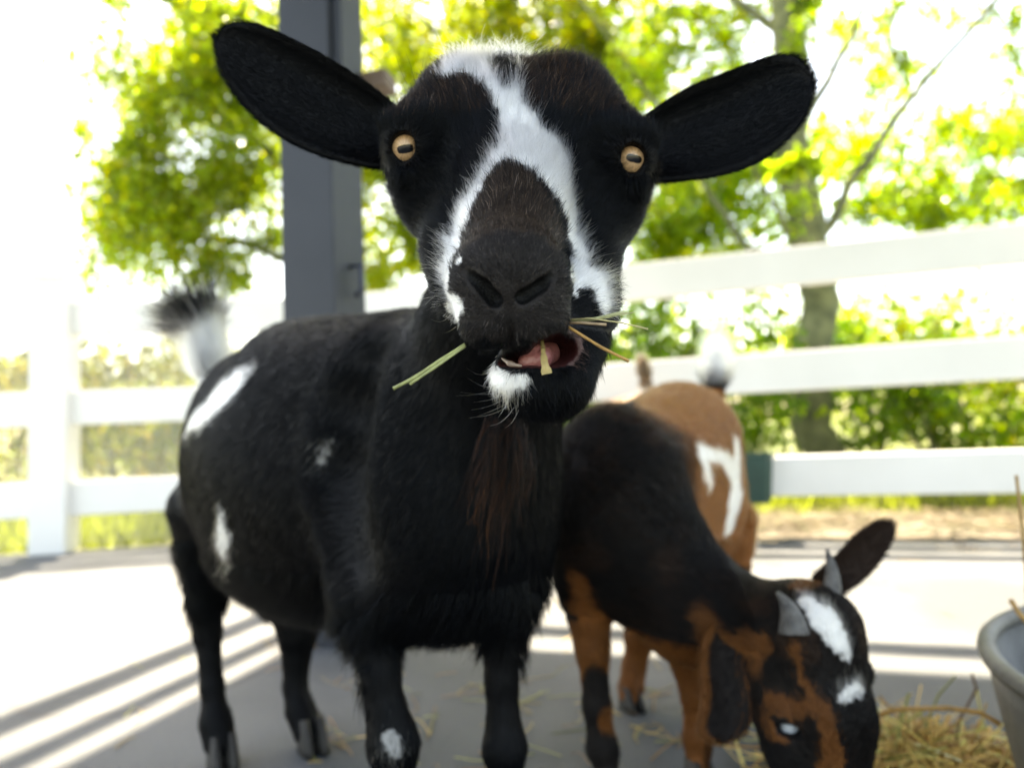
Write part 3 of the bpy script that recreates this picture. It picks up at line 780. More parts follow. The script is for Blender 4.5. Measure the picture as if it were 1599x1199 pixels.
# hair of the head
def dens_head(X, Nn):
    a, b = face_xy(X); d = np.full(len(X), 2.9e6)
    fwd = -(Nn @ _f); d *= np.clip(.55 + .6 * fwd, .35, 1)
    for k in EYEC: d[np.linalg.norm(X - k, axis=1) < EYE_R * 1.10] = 0
    inner = (g(X, base_prims) < -.0016); d[inner & (((X - FO) @ _f) < .06)] = 0
    for q_ in NOSTRIL: d[dist_polyline(X, q_, [.0030, .0046, .0046]) < 0] = 0
    pad = dist_polyline(X, [NOSE_PAD], [.0065]) < 0; d[pad] *= .08
    npz = poly_in(a, b, NOSEP) & ((X - FO) @ _f < .05); d[npz] *= 1.5
    white = poly_in(a, b, W_BLAZE); d[white] *= 1.15
    return d
NOSE_PAD = at_skin(794, 468)
def style_head(X, Nn, r):
    n = len(X)
    toNose = X - NOSE; dn = np.linalg.norm(toNose, axis=1)
    dr = toNose / dn[:, None] + np.array(_u) * .10
    # below the nose the hair turns down and outward
    low = (X - P(800, 500, .33)) @ _u < 0
    dr[low] = (toNose / dn[:, None])[low] * .6 - np.array([0, 0, 1]) * .8
    ln = .0036 + .0064 * np.clip((dn - .02) / .07, 0, 1)
    top = np.clip(((X - P(800, 150, .45)) @ _u) / .02, 0, 1); ln = ln + top * .0025
    a, b = face_xy(X)
    poll = (b > B_TOP - .006) & (np.abs(a) < .045); ln[poll] += .0035
    nose = poly_in(a, b, NOSEP) & ((X - FO) @ _f < .06); ln[nose] = np.minimum(ln[nose], .0030)
    chin = ((X - P(840, 600, .35)) @ _u < 0) & ((X - FO) @ _f < .03); ln[chin] = .0065
    for k in EYEC:
        de = np.linalg.norm(X - k, axis=1); ln = np.where(de < .0175, np.minimum(ln, .0035), ln)
        nr = np.clip((.030 - de) / .012, 0, 1)[:, None]; dr = dr * (1 - nr) + nr * (X - k) / de[:, None]
    # the marking shows where the strand ends, not where it is rooted
    drt = dr - (dr * Nn).sum(1)[:, None] * Nn; drt /= np.linalg.norm(drt, axis=1)[:, None] + 1e-9
    C = coat(X + drt * ln[:, None] * .75, r)
    lum = C.mean(1); C = C * np.exp((r.normal(0, .55, n) + .6 * vnoise(X, 300, 6) + 1.5 * (r.random(n) < .07)) * np.where(lum > .3, .10, 1))[:, None]
    ln = ln * np.exp(r.normal(0, .25, n))
    lift = np.full(n, .20); lift[nose] = .45; lift = lift + top * .22; lift[poll] = .48; lift[chin] = .35
    w = lum > .3; lift[w] += .05; ln[w] *= 1.25
    rad = np.where(nose, .00008, .0001) * (1 + .25 * r.random(n)); rad[w] *= 1.2
    curl = np.full(n, .38); curl[poll] = 1.0
    return ln, dr, np.clip(lift + r.normal(0, .08, n), .05, .95), rad, np.clip(C, .0015, .92), curl
Nh = normals_of(Vh, Fh)
grow_hair('head_hair', Vh, Fh, Nh, dens_head, style_head, m_fur, goat, 5, 11)
# hair of the ears
for e, sgn in ((earL, -1), (earR, 1)):
    Ve, Fe, base = e; Ne = normals_of(Ve, Fe)
    def st(X, Nn, r, base=base):
        n = len(X); C = BLK * .6 * (1 + r.normal(0, .08, n)[:, None])
        dr = X - base; ln = (.0045 + .002 * r.random(n)); lift = .22 + .12 * r.random(n)
        return ln, dr, lift, np.full(n, .00009), np.clip(C, .001, 1), np.full(n, .10)
    grow_hair('ear_hair', Ve, Fe, Ne, lambda X, Nn: np.full(len(X), 2.8e6), st, m_fur, goat, 4, 21 + sgn)
# hair of the trunk and legs
Nb = normals_of(Vb, Fb)
def dens_body(X, Nn):
    toc = CAM - X; toc /= np.linalg.norm(toc, axis=1)[:, None]
    d = 5.0e5 * np.clip(.45 + 1.2 * (Nn * toc).sum(1), .25, 1)
    d[X[:, 2] < .035] = 0
    d[np.linalg.norm(X - (TAIL_A + TAIL_B) / 2, axis=1) < .055] *= 4
    return d
def style_body(X, Nn, r):
    n = len(X); C = coat(X, r); lum = C.mean(1); w = lum > .3
    C = C * np.exp((r.normal(0, .5, n) + .35 * vnoise(X, 90, 6)) * np.where(w, .12, 1))[:, None]
    s = (X - P(705, 752, .66)) @ BA                       # along the trunk
    dr = np.tile(BA * .7 + np.array([0, 0, -.75]), (n, 1))
    up = np.clip(Nn[:, 2], 0, 1)[:, None]; dr = dr * (1 - up) + np.array([*BA[:2], -.1]) * up
    legs = X[:, 2] < .25; dr[legs] = np.array([0, 0, -1.0]) + BA * .15
    ln = np.full(n, .0145); ln[X[:, 2] < .25] = .010; ln[X[:, 2] < .12] = .008
    rust = (vnoise(X, 9, 8) > .25) & (s < .2) & ~w; C[rust] = C[rust] * np.array([1.5, 1.1, .95])
    brisket = (X[:, 2] < .32) & (X[:, 2] > .2) & (Nn[:, 2] < -.2); ln[brisket] = .022
    h = (X - TAIL_A) @ (TAIL_B - TAIL_A) / np.sum((TAIL_B - TAIL_A) ** 2)
    dt = np.linalg.norm(X - TAIL_A - np.clip(h, 0, 1)[:, None] * (TAIL_B - TAIL_A), axis=1)
    tl = (dt < .05) & (h > -.1); ln[tl] = .05
    tip = tl & (h > .75); ln[tip] = .085
    dr[tl] = (TAIL_B - TAIL_A) / np.linalg.norm(TAIL_B - TAIL_A) - _r * .25
    lift = np.full(n, .09); lift[tl] = .5; lift[brisket] = .5
    sgn = r.normal(0, 1, n); dr[tip] = dr[tip] * .6 - _r * (1.0 + .3 * sgn[tip, None])
    ln = ln * np.exp(r.normal(0, .2, n))
    return ln, dr, np.clip(lift + r.normal(0, .07, n), .03, .9), np.where(tip, .0007, np.where(tl, .0004, .00021)), np.clip(C, .0015, .9), np.where(tl, .5, .26)
grow_hair('coat_hair', Vb, Fb, Nb, dens_body, style_body, m_fur, goat, 5, 31)

# rust and brown locks hanging at the throat
r = np.random.default_rng(77)
n = 800; NL = 20; pts = np.zeros((n, 9, 3), np.float32)
lock = r.integers(0, NL, n); lkx = r.uniform(765, 828, NL); lky = r.uniform(655, 745, NL); lkl = r.uniform(.028, .055, NL); lks = r.normal(0, .10, NL)
lr = g.hits(lkx, lky, .44); lr += (CAM - lr) * .02
root = lr[lock] + r.normal(0, .0035, (n, 3)); ln = lkl[lock] * np.exp(r.normal(0, .25, n)); sx = lks[lock] - .22 + r.normal(0, .05, n)
cl = r.normal(0, 1, n)
for i, t in enumerate(np.linspace(0, 1, 9)):
    pts[:, i] = root + np.stack([sx * ln * t + .003 * cl * np.sin(3 * t), -.012 * t + .006 * t * t + 0 * ln, -ln * t], 1)
Cb = np.where((r.random(n) < .35)[:, None], np.array([.04, .017, .010]), np.array([.004, .0032, .003])) * np.exp(r.normal(0, .4, (n, 1)))
red = (lkx[lock] < 790) & (lky[lock] > 700); Cb[red & (r.random(n) < .22)] = (.17, .062, .022)
curves_obj('beard', pts, np.full((n, 9), .00018) * np.linspace(1, .35, 9)[None], np.clip(Cb, .003, .6), m_fur, goat)
# whiskers round the mouth and long lashes
W = []
def whisk(x0, y0, x1, y1, d0, d1, sag, c, rad=.00011):
    a, b = P(x0, y0, d0), P(x1, y1, d1); q = []
    for t in np.linspace(0, 1, 9):
        q.append(a * (1 - t) + b * t - np.array([0, 0, 1]) * sag * (math.sin(math.pi * t) - .0))
    W.append((q, rad, c))
for (x0, y0, x1, y1) in ((782, 600, 730, 590), (782, 605, 712, 618), (785, 612, 718, 612), (790, 622, 736, 640), (795, 628, 745, 650), (798, 632, 732, 652), (803, 636, 765, 665), (770, 578, 728, 574), (810, 640, 788, 668), (788, 616, 740, 628)):
    whisk(x0, y0, x1, y1, .338, .33, r.uniform(-.002, .003), (.55, .54, .52))
for (x0, y0, x1, y1) in ((700, 470, 664, 476), (705, 490, 672, 498), (697, 440, 668, 452), (712, 510, 690, 520), (905, 640, 930, 650), (900, 560, 960, 525), (920, 480, 945, 500), (612, 262, 560, 300), (608, 275, 555, 285), (1012, 290, 1050, 310), (1010, 280, 1060, 300), (640, 140, 610, 60), (650, 135, 628, 70), (655, 130, 665, 70), (632, 150, 585, 95), (1000, 165, 1022, 120), (1015, 205, 1062, 212), (1016, 220, 1052, 222)):
    whisk(x0, y0, x1, y1, .41 if y0 < 400 else .345, .40 if y0 < 400 else .34, r.uniform(-.004, .004), (.03, .025, .022) if y0 < 400 or x0 > 850 else (.5, .5, .48), .00008)
curves_obj('whiskers', np.array([w[0] for w in W]), np.array([[w[1] * (1 - .7 * t) for t in np.linspace(0, 1, 9)] for w in W]), np.array([w[2] for w in W]), m_fur, goat)

# eyes: amber iris with the flat dark pupil
m_eye, nn, ll, oo = new_mat('amber_eye')
bs = nn.new('ShaderNodeBsdfPrincipled'); bs.inputs['Roughness'].default_value = .35; bs.inputs['Specular IOR Level'].default_value = .15; bs.inputs['Coat Weight'].default_value = .7; bs.inputs['Coat Roughness'].default_value = .03
aa = nn.new('ShaderNodeAttribute'); aa.attribute_name = 'col'; ll.new(aa.outputs['Color'], bs.inputs['Base Color']); ll.new(bs.outputs[0], oo.inputs[0])
def eye(parent, center, gaze, r_, iris, white, pup, tilt, iris_ang=62, squash=.34, scale=1.0):
    Ve, Fe, x, y, z = lathe_eye(center, gaze, np.array([0, 0, 1.0]), r_)
    # finer grid near the front
    q = (Ve - center) / r_; cx, cy_, cz = q @ x, q @ y, q @ z
    cx, cy_ = cx * math.cos(tilt) - cy_ * math.sin(tilt), cx * math.sin(tilt) + cy_ * math.cos(tilt)
    rad = np.sqrt(cx ** 2 + cy_ ** 2)
    Ce = np.tile(np.array(white), (len(Ve), 1))
    ir = (cz > math.cos(R(iris_ang))); ang = np.arctan2(cy_, cx)
    Ce[ir] = np.array(iris) * (1 + .14 * np.sin(ang[ir] * 23 + 2 * np.sin(ang[ir] * 7)))[:, None] * (.75 + .35 * np.clip(1 - np.abs(rad[ir] - .5), 0, 1))[:, None]
    Ce[(cz > math.cos(R(iris_ang))) & (cz < math.cos(R(iris_ang - 7)))] *= .35
    pu = (cz > .2) & ((np.abs(cx) / pup) ** 3 + (np.abs(cy_) / (pup * squash)) ** 3 < 1)
    Ce[pu] = (.0015, .0018, .003)
    me = mesh_np('eye', Ve - wloc(parent), Fe); set_color(me, Ce)
    return link('eye', me, m_eye, parent, smooth=True)
_le = lathe_eye
def lathe_eye(center, axis, upv, r):
    axis = axis / np.linalg.norm(axis); x = np.cross(upv, axis); x /= np.linalg.norm(x); y = np.cross(axis, x)
    V = []; n, m = 96, 80
    for i in range(m + 1):
        th = math.pi * (i / m) ** 1.15
        for j in range(n):
            w = 2 * math.pi * j / n; bul = r * (1 + .05 * max(0, math.cos(th)) ** 6)
            V.append(center + bul * (math.cos(th) * axis + math.sin(th) * (math.cos(w) * x + math.sin(w) * y)))
    F = [(i * n + j, (i + 1) * n + j, (i + 1) * n + (j + 1) % n, i * n + (j + 1) % n) for i in range(m) for j in range(n)]
    return np.array(V), np.array(F), x, y, axis
eye(goat, EYEC[0], (CAM - EYEC[0]) / np.linalg.norm(CAM - EYEC[0]) - _r * .10 - _u * .03, EYE_R, (.54, .33, .175), (.40, .24, .13), .42, R(-8), 90, .48)
eye(goat, EYEC[1], (CAM - EYEC[1]) / np.linalg.norm(CAM - EYEC[1]) + _r * .26 + _u * .06, EYE_R, (.54, .33, .175), (.40, .24, .13), .40, R(14), 90, .48)
# tongue, gum ridge
m_tongue = simple_mat('wet_tongue', (.30, .10, .095), (.42, .16, .15), 90, .3, .2, 300, .6)
tb = Body(); tb.cone(P(852, 552, .362), .0078, P(838, 560, .350), .0068, .004); tb.cone(P(838, 560, .350), .0068, P(822, 566, .348), .0045, .004); tb.cone(P(846, 540, .348), .0008, P(832, 556, .340), .0012, .003, '-')
Vt, Ft = tb.mesh(P(845, 550, .347) - .03, P(845, 550, .347) + .03, .0012)
link('tongue', mesh_np('tongue', Vt - wloc(goat), Ft), m_tongue, goat, smooth=True)
m_gum = simple_mat('pale_gum', (.34, .25, .20), (.22, .15, .12), 120, .4, .1, 300)
tb = Body(); tb.chain([(P(784, 560, .342), .0009), (P(796, 568, .338), .0012), (P(814, 572, .338), .0010)], .002)
Vt, Ft = tb.mesh(P(795, 563, .335) - .02, P(795, 563, .335) + .02, .0009)
link('lower_gum', mesh_np('lower_gum', Vt - wloc(goat), Ft), m_gum, goat, smooth=True)
# hooves
m_hoof = simple_mat('dark_hoof', (.012, .011, .010), (.03, .027, .023), 30, .7, .2, 80)
def hoof(parent, c, fwd, w=.042, l=.055, h=.045, mat=m_hoof):
    fwd = np.array([fwd[0], fwd[1], 0]); fwd = fwd / np.linalg.norm(fwd); sd = np.array([fwd[1], -fwd[0], 0])
    for s_ in (-1, 1):
        m = MB(); o = np.array([c[0], c[1], 0]) + sd * s_ * w * .26; ring = []
        for (z, a, b_, sh) in ((.001, .5, .52, .10), (.012, .48, .49, .06), (h * .6, .40, .42, 0), (h, .30, .34, -.06)):
            for k in range(12):
                t = 2 * math.pi * k / 12; ca, sa = math.cos(t), math.sin(t)
                point = 1.0 + .25 * max(0, ca) ** 3
                ring.append(o + fwd * l * (a * ca * point + sh) + sd * w * .5 * b_ * sa + np.array([0, 0, z]))
        f = [(i * 12 + k, i * 12 + (k + 1) % 12, (i + 1) * 12 + (k + 1) % 12, (i + 1) * 12 + k) for i in range(3) for k in range(12)]
        f += [tuple(range(11, -1, -1)), tuple(range(36, 48))]
        m.add(ring, f); m.build('hoof', mat, parent, smooth=True)
for (px, py, d) in ((626, 1440, .59), (788, 1440, .615), (347, 1170, .962), (487, 1150, 1.0)):
    hoof(goat, P(px, py, d), (.5, -.8))
# ------------------------------------------------------------------ the brown kid eating hay
k = Body()
KA = P(1075, 720, 1.12) - P(955, 780, .87); KA[2] = 0; KA /= np.linalg.norm(KA); KN = np.array([KA[1], -KA[0], 0]); KAX = np.stack([KA, KN, np.array([0, 0, 1.0])])
k.ell(P(955, 775, .88), (.10, .072, .112), KAX, .03)
k.cone(P(965, 745, .89), .078, P(1060, 690, 1.12), .098, .05)
k.cone(P(955, 835, .89), .075, P(1062, 790, 1.12), .092, .05)
k.ell(P(1085, 770, 1.15), (.09, .075, .13), KAX, .04)
k.cone(P(945, 870, .86), .062, P(1060, 960, .82), .045, .03)
def kleg(pts): k.chain(pts, .012)
kleg([(P(915, 900, .87), .042), (P(925, 1010, .855), .020), (P(932, 1100, .85), .0155), (P(940, 1165, .85), .0175), (PZ(945, 1200, .85, .05), .0135), (PZ(946, 1200, .84, .025), .015)])
kleg([(P(1060, 960, .87), .035), (P(1088, 1080, .86), .0185), (P(1090, 1150, .86), .016), (PZ(1092, 1190, .86, .05), .0135), (PZ(1092, 1190, .85, .025), .015)])
kleg([(P(1015, 900, 1.12), .05), (P(1000, 990, 1.12), .024), (P(990, 1040, 1.12), .0175), (P(986, 1070, 1.11), .018), (P(984, 1085, 1.10), .018)])
kleg([(P(1120, 820, 1.16), .065), (P(1140, 920, 1.17), .03), (P(1140, 1000, 1.18), .018), (PZ(1140, 1040, 1.17, .05), .016), (PZ(1138, 1060, 1.16, .025), .018)])
k.cone(P(972, 795, .85), .080, P(1085, 945, .79), .058, .03)
k.cone(P(1085, 945, .79), .058, P(1205, 985, .72), .047, .03)
# head
k.ell(P(1252, 985, .700), (.050, .047, .055), CA, .02)
k.cone(P(1268, 990, .695), .047, P(1298, 1120, .655), .038, .02)
k.cone(P(1298, 1120, .655), .036, P(1312, 1235, .64), .026, .015)
k.cone(P(1215, 1060, .70), .040, P(1250, 1170, .665), .031, .02)
k.cone(P(1250, 1170, .665), .030, P(1305, 1245, .65), .022, .015)
k.ball(P(1228, 1118, .665), pr(34, .665), .012); k.ball(P(1338, 1050, .69), pr(24, .69), .012)
k.ball(P(1306, 1240, .632), .022, .01)
k.cone(P(1116, 615, 1.20), .017, P(1119, 552, 1.22), .012, .02)
KEYE = P(1236, 1136, .655)
k.ball(KEYE + _f * .004, .0125, .005)
kb = list(k.p)
k.ell(P(1232, 1141, .643), (pr(23, .65), pr(9, .65), .012), rot_axes(R(6)), .002, '-')
k.ball(KEYE + _f * .004, .0102, .001, '-')
Vk, Fk = k.mesh((.03, .55, -.01), (.50, 1.36, .62), .0030)
kearL = leaf_ear([P(*q) for q in ((1190, 985, .70), (1165, 1020, .69), (1165, 1045, .685), (1176, 1080, .68), (1178, 1115, .675), (1165, 1145, .672), (1140, 1156, .67))],
                 [P(*q) for q in ((1150, 965, .72), (1118, 965, .715), (1098, 1000, .70), (1092, 1040, .69), (1099, 1080, .68), (1094, 1115, .672), (1084, 1140, .67), (1095, 1153, .669), (1125, 1158, .669))], .25, _f * .9 - _r * .2, thick=.004)
kearR = leaf_ear([P(*q) for q in ((1270, 900, .725), (1300, 877, .725), (1335, 836, .725), (1368, 813, .725), (1388, 811, .725), (1396, 820, .725))],
                 [P(*q) for q in ((1300, 940, .715), (1325, 921, .715), (1352, 903, .717), (1378, 872, .72), (1394, 842, .722), (1397, 826, .725))], .15, _f * .9 - _r * .1)
nk = len(Vk); V = Vk; F = Fk
for e in (kearL, kearR):
    F = np.concatenate([F, e[1] + len(V)]); V = np.concatenate([V, e[0]])
KBLK = np.array([.0065, .0052, .0048]); TAN = np.array([.255, .090, .025]); TANF = np.array([.125, .046, .014]); KWHT = np.array([.80, .78, .75]); DKB = np.array([.022, .012, .008])
def kh(pts): return k.hits([p[0] for p in pts], [p[1] for p in pts], .4)
STROKES = [  # colour, measured line on the coat, radius in metres
    (DKB * .8, kh([(1028, 592), (1000, 606), (978, 628), (968, 650)]), [.007, .009, .010, .014]),
    (KWHT, kh([(1095, 705), (1102, 735), (1108, 760)]), [.016, .017, .012]),
    (KWHT, kh([(1100, 705), (1130, 712), (1146, 735), (1148, 780), (1140, 815)]), [.011, .014, .020, .026, .022]),
    (KWHT, kh([(1148, 690), (1150, 730), (1150, 780)]), [.016, .018, .016]),
    (TAN * .8, kh([(908, 905), (925, 950), (975, 990), (1030, 1025), (1075, 1050)]), [.010, .020, .026, .022, .016]),
    (TANF, kh([(1112, 968), (1122, 1005), (1150, 1012), (1188, 1008), (1178, 1035)]), [.012, .015, .011, .011, .008]),
    (TANF, kh([(1243, 1010), (1250, 1060), (1270, 1090), (1290, 1130), (1300, 1180), (1295, 1230)]), [.003, .0045, .007, .0085, .010, .011]),
    (TANF * .95, kh([(1200, 1095), (1235, 1105), (1265, 1105)]), [.009, .010, .007]),
    (TANF * .9, kh([(1195, 1120), (1205, 1150), (1230, 1160)]), [.008, .006, .003]),
    (TAN * .5, kh([(1250, 915), (1275, 905)]), [.012, .012]),
    (KWHT, kh([(1262, 940), (1285, 965), (1310, 1000), (1325, 1022)]), [.008, .0125, .011, .004]),
    (KWHT * .8, kh([(1318, 1090), (1342, 1078)]), [.0025, .0045]),
    (KBLK, kh([(1190, 1175), (1230, 1190), (1250, 1210)]), [.014, .016, .012]),
]
KT_A, KT_B = P(1116, 605, 1.20), P(1119, 552, 1.22)
def kcoat(X, r=None):
    n = len(X); C = np.tile(KBLK, (n, 1))
    nz = vnoise(X, 70, 21) * .004 + vnoise(X, 240, 25) * .002 + (r.normal(0, .0026, n) if r is not None else 0)
    C[(vnoise(X, 30, 22) + (r.normal(0, .5, n) if r is not None else 0) > .3)] = DKB
    s = (X - P(955, 775, .88)) @ KA + vnoise(X, 14, 24) * .012 + (r.normal(0, .018, n) if r is not None else 0) + np.clip(X[:, 2] - .435, 0, .2) * 1.7
    C[s > .03] = TAN * .2; C[s > .06] = TAN * .45; C[s > .09] = TAN
    for c, pts, rad in STROKES:
        d = dist_polyline(X, pts, rad) + nz; C[d < 0] = c
    legs = X[:, 2] < P(930, 960, .86)[2]
    hd = ((X - P(1150, 1000, .72)) @ _r > 0) & ((X - P(1150, 900, .9)) @ _f < -.02)
    lt = legs & ~hd; stripe = vnoise(X, 22, 23) + (X[:, 0] - P(930, 1000, .85)[0]) * -14
    C[lt] = np.where((stripe[lt] > .35)[:, None], KBLK * 2, TAN * .62)
    h = (X - KT_A) @ (KT_B - KT_A) / np.sum((KT_B - KT_A) ** 2)
    dt = np.linalg.norm(X - KT_A - np.clip(h, 0, 1)[:, None] * (KT_B - KT_A), axis=1)
    tl = (dt < .028) & (h > -.1); C[tl] = KWHT; C[tl & (h < .02)] = KBLK
    return C
kid = empty('goat_kid', (*P(1000, 800, .98)[:2], 0))
tag(kid, 'brown and black kid with grey horns, head lowered to the hay', 'goat', 'goats')
C = kcoat(V)
inside = k(V, kb) < -.001; inside[nk:] = False; C[inside] = (.006, .005, .005)
nl = len(kearL[0]) // 2; e0 = nk
C[e0:e0 + nl] = (.012, .009, .008); C[e0 + nl:e0 + 2 * nl] = TANF
C[e0 + 2 * nl:] = DKB
jj = np.arange(len(kearL[0])) % 12; rim = (jj > 8); C[e0:e0 + 2 * nl][rim] = TANF
me = mesh_np('body', V - wloc(kid), F); set_color(me, C); link('body', me, m_skin, kid, smooth=True)
def dens_kid(X, Nn):
    toc = CAM - X; toc /= np.linalg.norm(toc, axis=1)[:, None]
    d = 4.2e5 * np.clip(.4 + 1.2 * (Nn * toc).sum(1), .25, 1)
    d[((X - P(1150, 950, .72)) @ _f) < .02] *= 2.2
    d[X[:, 2] < .03] = 0
    d[np.linalg.norm(X - KEYE - _f * .004, axis=1) < .0118] = 0
    d[(np.linalg.norm(X - KEYE, axis=1) < .02) & (k(X, kb) < -.001)] = 0
    return d
KPOLL = P(1255, 925, .70); KNOSE = P(1315, 1240, .63)
def style_kid(X, Nn, r):
    n = len(X); C = kcoat(X, r); lum = C.mean(1); w = lum > .4
    C = C * (1 + r.normal(0, .2, n) * np.where(w, .2, 1))[:, None]
    dr = np.tile(KA * .75 + np.array([0, 0, -.7]), (n, 1)); up = np.clip(Nn[:, 2], 0, 1)[:, None]; dr = dr * (1 - up) + KA * up
    ln = np.full(n, .013)
    neck = (X - P(985, 790, .84)) @ (P(1200, 970, .72) - P(985, 790, .84)) > .0; dr[neck] = (P(985, 790, .84) - P(1200, 970, .72)) + np.array([0, 0, -.05])
    hd = ((X - P(1150, 1000, .72)) @ _r > .01) & ((X - P(1150, 900, .9)) @ _f < -.04)
    dr[hd] = (X - KNOSE)[hd]; ln[hd] = .007; ln[hd & w] = .011
    low = X[:, 2] < .22; lowb = low & ~hd; dr[lowb] = np.array([0, 0, -1.0]); ln[lowb] = .009
    ln[np.linalg.norm(X - KEYE, axis=1) < .02] = .004
    h = (X - KT_A) @ (KT_B - KT_A) / np.sum((KT_B - KT_A) ** 2)
    dt = np.linalg.norm(X - KT_A - np.clip(h, 0, 1)[:, None] * (KT_B - KT_A), axis=1)
    tl = (dt < .028) & (h > -.1); ln[tl] = .038; dr[tl] = (KT_B - KT_A) / .05
    ln = ln * np.exp(r.normal(0, .2, n)); lift = np.full(n, .2); lift[tl] = .65; lift[w & hd] = .4
    return ln, dr, np.clip(lift + r.normal(0, .07, n), .03, .9), np.where(hd, .00017, .00025), np.clip(C, .002, .9), np.full(n, .45)
grow_hair('coat_hair', Vk, Fk, normals_of(Vk, Fk), dens_kid, style_kid, m_fur, kid, 5, 41)
for e, sd in ((kearL, 51), (kearR, 52)):
    Ve, Fe, base = e; Ne = normals_of(Ve, Fe); half = len(Ve) // 2
    Cl = C[e0:e0 + 2 * nl] if sd == 51 else np.tile(DKB, (len(Ve), 1))
    from mathutils import kdtree as _kd
    kt = _kd.KDTree(len(Ve))
    for i, q in enumerate(Ve): kt.insert(q, i)
    kt.balance()
    def st(X, Nn, r, base=base):
        n = len(X); ii = [kt.find(q)[1] for q in X]; Cc = Cl[ii] * (1 + r.normal(0, .2, n)[:, None])
        return .007 + .002 * r.random(n), X - base, .3 + .1 * r.random(n), np.full(n, .00018), np.clip(Cc, .002, 1), np.full(n, .4)
    grow_hair('ear_hair', Ve, Fe, Ne, lambda X, Nn: np.full(len(X), 6e5), st, m_fur, kid, 4, sd)
eye(kid, KEYE + _f * .004, -_f * .9 - _r * .2 - np.array([0, 0, .35]), .0102, (.30, .33, .36), (.30, .33, .36), .55, R(4), 80, .22)
# horns
m_horn = simple_mat('grey_horn', (.055, .052, .05), (.12, .115, .11), 90, .6, .6, 160)
def horn(base, tip, r0, bend):
    m = MB(); pts = []; rad = []
    for t in np.linspace(0, 1, 14):
        pts.append(base * (1 - t) + tip * t + bend * math.sin(math.pi * t)); rad.append(r0 * (1 - .9 * t ** 1.25) * (1 + .06 * math.sin(t * 40)))
    m.tube(pts, rad, 20); m.build('horn', m_horn, kid, smooth=True)
horn(P(1240, 990, .652), P(1213, 924, .664), pr(23, .67), np.array([.004, 0, .002]))
horn(P(1297, 935, .690), P(1290, 856, .715), pr(16, .69), np.array([.004, 0, .002]))
for (px, py, d) in ((946, 1210, .84), (1092, 1200, .85), (984, 1090, 1.10), (1138, 1060, 1.155)):
    hoof(kid, P(px, py, d), (.3, -.9), .034, .045, .035)
# ------------------------------------------------------------------ a third goat beyond the kid, hidden but for its raised tail
o3 = P(1008, 690, 2.35); q3 = Body(); z3 = lambda dx, dy, z: np.array([o3[0] + dx, o3[1] + dy, z])
q3.cone(z3(0, 0, .45), .115, z3(-.03, .38, .44), .12, .05); q3.cone(z3(-.03, .40, .46), .09, z3(-.05, .58, .36), .06, .04); q3.cone(z3(-.05, .60, .32), .05, z3(-.05, .68, .20), .03, .03)
for (dx, dy) in ((-.06, .02), (.06, .02), (-.09, .38), (.03, .38)): q3.chain([(z3(dx, dy, .36), .05), (z3(dx, dy + .02, .2), .022), (z3(dx, dy, .03), .018)], .02)
t0, t1 = P(1008, 596, 2.24), P(1004, 566, 2.24); q3.cone(t0, .022, t1, .012, .02)
V3, F3 = q3.mesh(o3 - np.array([.25, .25, o3[2] + .02]), np.array([o3[0] + .2, o3[1] + .8, .78]), .008)
g3 = empty('goat', (o3[0], o3[1] + .2, 0)); tag(g3, 'light brown goat hidden behind the kid, only its tail tip showing', 'goat', 'goats')
me = mesh_np('body', V3 - wloc(g3), F3); set_color(me, np.tile([.20, .11, .055], (len(V3), 1))); link('body', me, m_skin, g3, smooth=True)
def st3(X, Nn, r):
    n = len(X); tl = X[:, 2] > P(1008, 592, 2.24)[2]
    return np.where(tl, .03, .02) * np.exp(r.normal(0, .2, n)), np.where(tl[:, None], (t1 - t0) / .08 - _r * .2, np.array([0, .6, -.7])), np.where(tl, .5, .2), np.full(n, .0005), np.array([.22, .15, .095]) * np.exp(r.normal(0, .2, (n, 1))), np.full(n, .5)
grow_hair('coat_hair', V3, F3, normals_of(V3, F3), lambda X, Nn: np.where(X[:, 2] > P(1008, 600, 2.24)[2], 2.5e5, 3e4), st3, m_fur, g3, 4, 61)
# ------------------------------------------------------------------ trees and shrubs beyond the fence
m_leaf = leaf_mat('leaves')
m_bark = simple_mat('bark', (.065, .075, .032), (.155, .165, .075), 9, .9, 1.0, 26)
def leaf_cloud(name, clusters, size, tint, parent, seed):
    """one crown: leaf blades scattered through measured clumps of foliage"""
    r = np.random.default_rng(seed); C0, SZ = [], []
    for (c, rad, n) in clusters:
        d = r.normal(0, 1, (n, 3)); d /= np.linalg.norm(d, axis=1)[:, None]
        q = d * (r.random(n) ** .45)[:, None] * np.asarray(rad)
        C0.append(np.asarray(c) + q)
    C0 = np.concatenate(C0); n = len(C0)
    # twigs gather the leaves in sprays
    C0 += np.stack([vnoise(C0, 2.2, s) for s in (1, 2, 3)], 1) * .22
    L_ = size * np.exp(r.normal(0, .25, n))[:, None]
    a = r.normal(0, 1, (n, 3)); a[:, 2] -= .5; a /= np.linalg.norm(a, axis=1)[:, None]
    nn_ = r.normal(0, .6, (n, 3)) + np.array([0, 0, .8]); b = np.cross(nn_, a); b /= np.linalg.norm(b, axis=1)[:, None] + 1e-9
    up = np.cross(a, b)
    v0 = C0; v2 = C0 + a * L_; md = C0 + a * L_ * .48 + up * L_ * .10
    v1 = md + b * L_ * .30; v3 = md - b * L_ * .30
    V = np.stack([v0, v1, v2, v3], 1).reshape(-1, 3); F = np.arange(4 * n).reshape(n, 4)
    me = mesh_np(name, V - wloc(parent), F)
    tone = np.exp(r.normal(0, .28, n))[:, None] * (1 + .35 * vnoise(C0, .9, 9))[:, None]
    C = np.asarray(tint) * tone; yl = r.random(n) < .18; C[yl] *= np.array([1.7, 1.25, .7])
    set_color(me, np.repeat(np.clip(C, .005, .5), 4, axis=0))
    return link(name, me, m_leaf, parent)
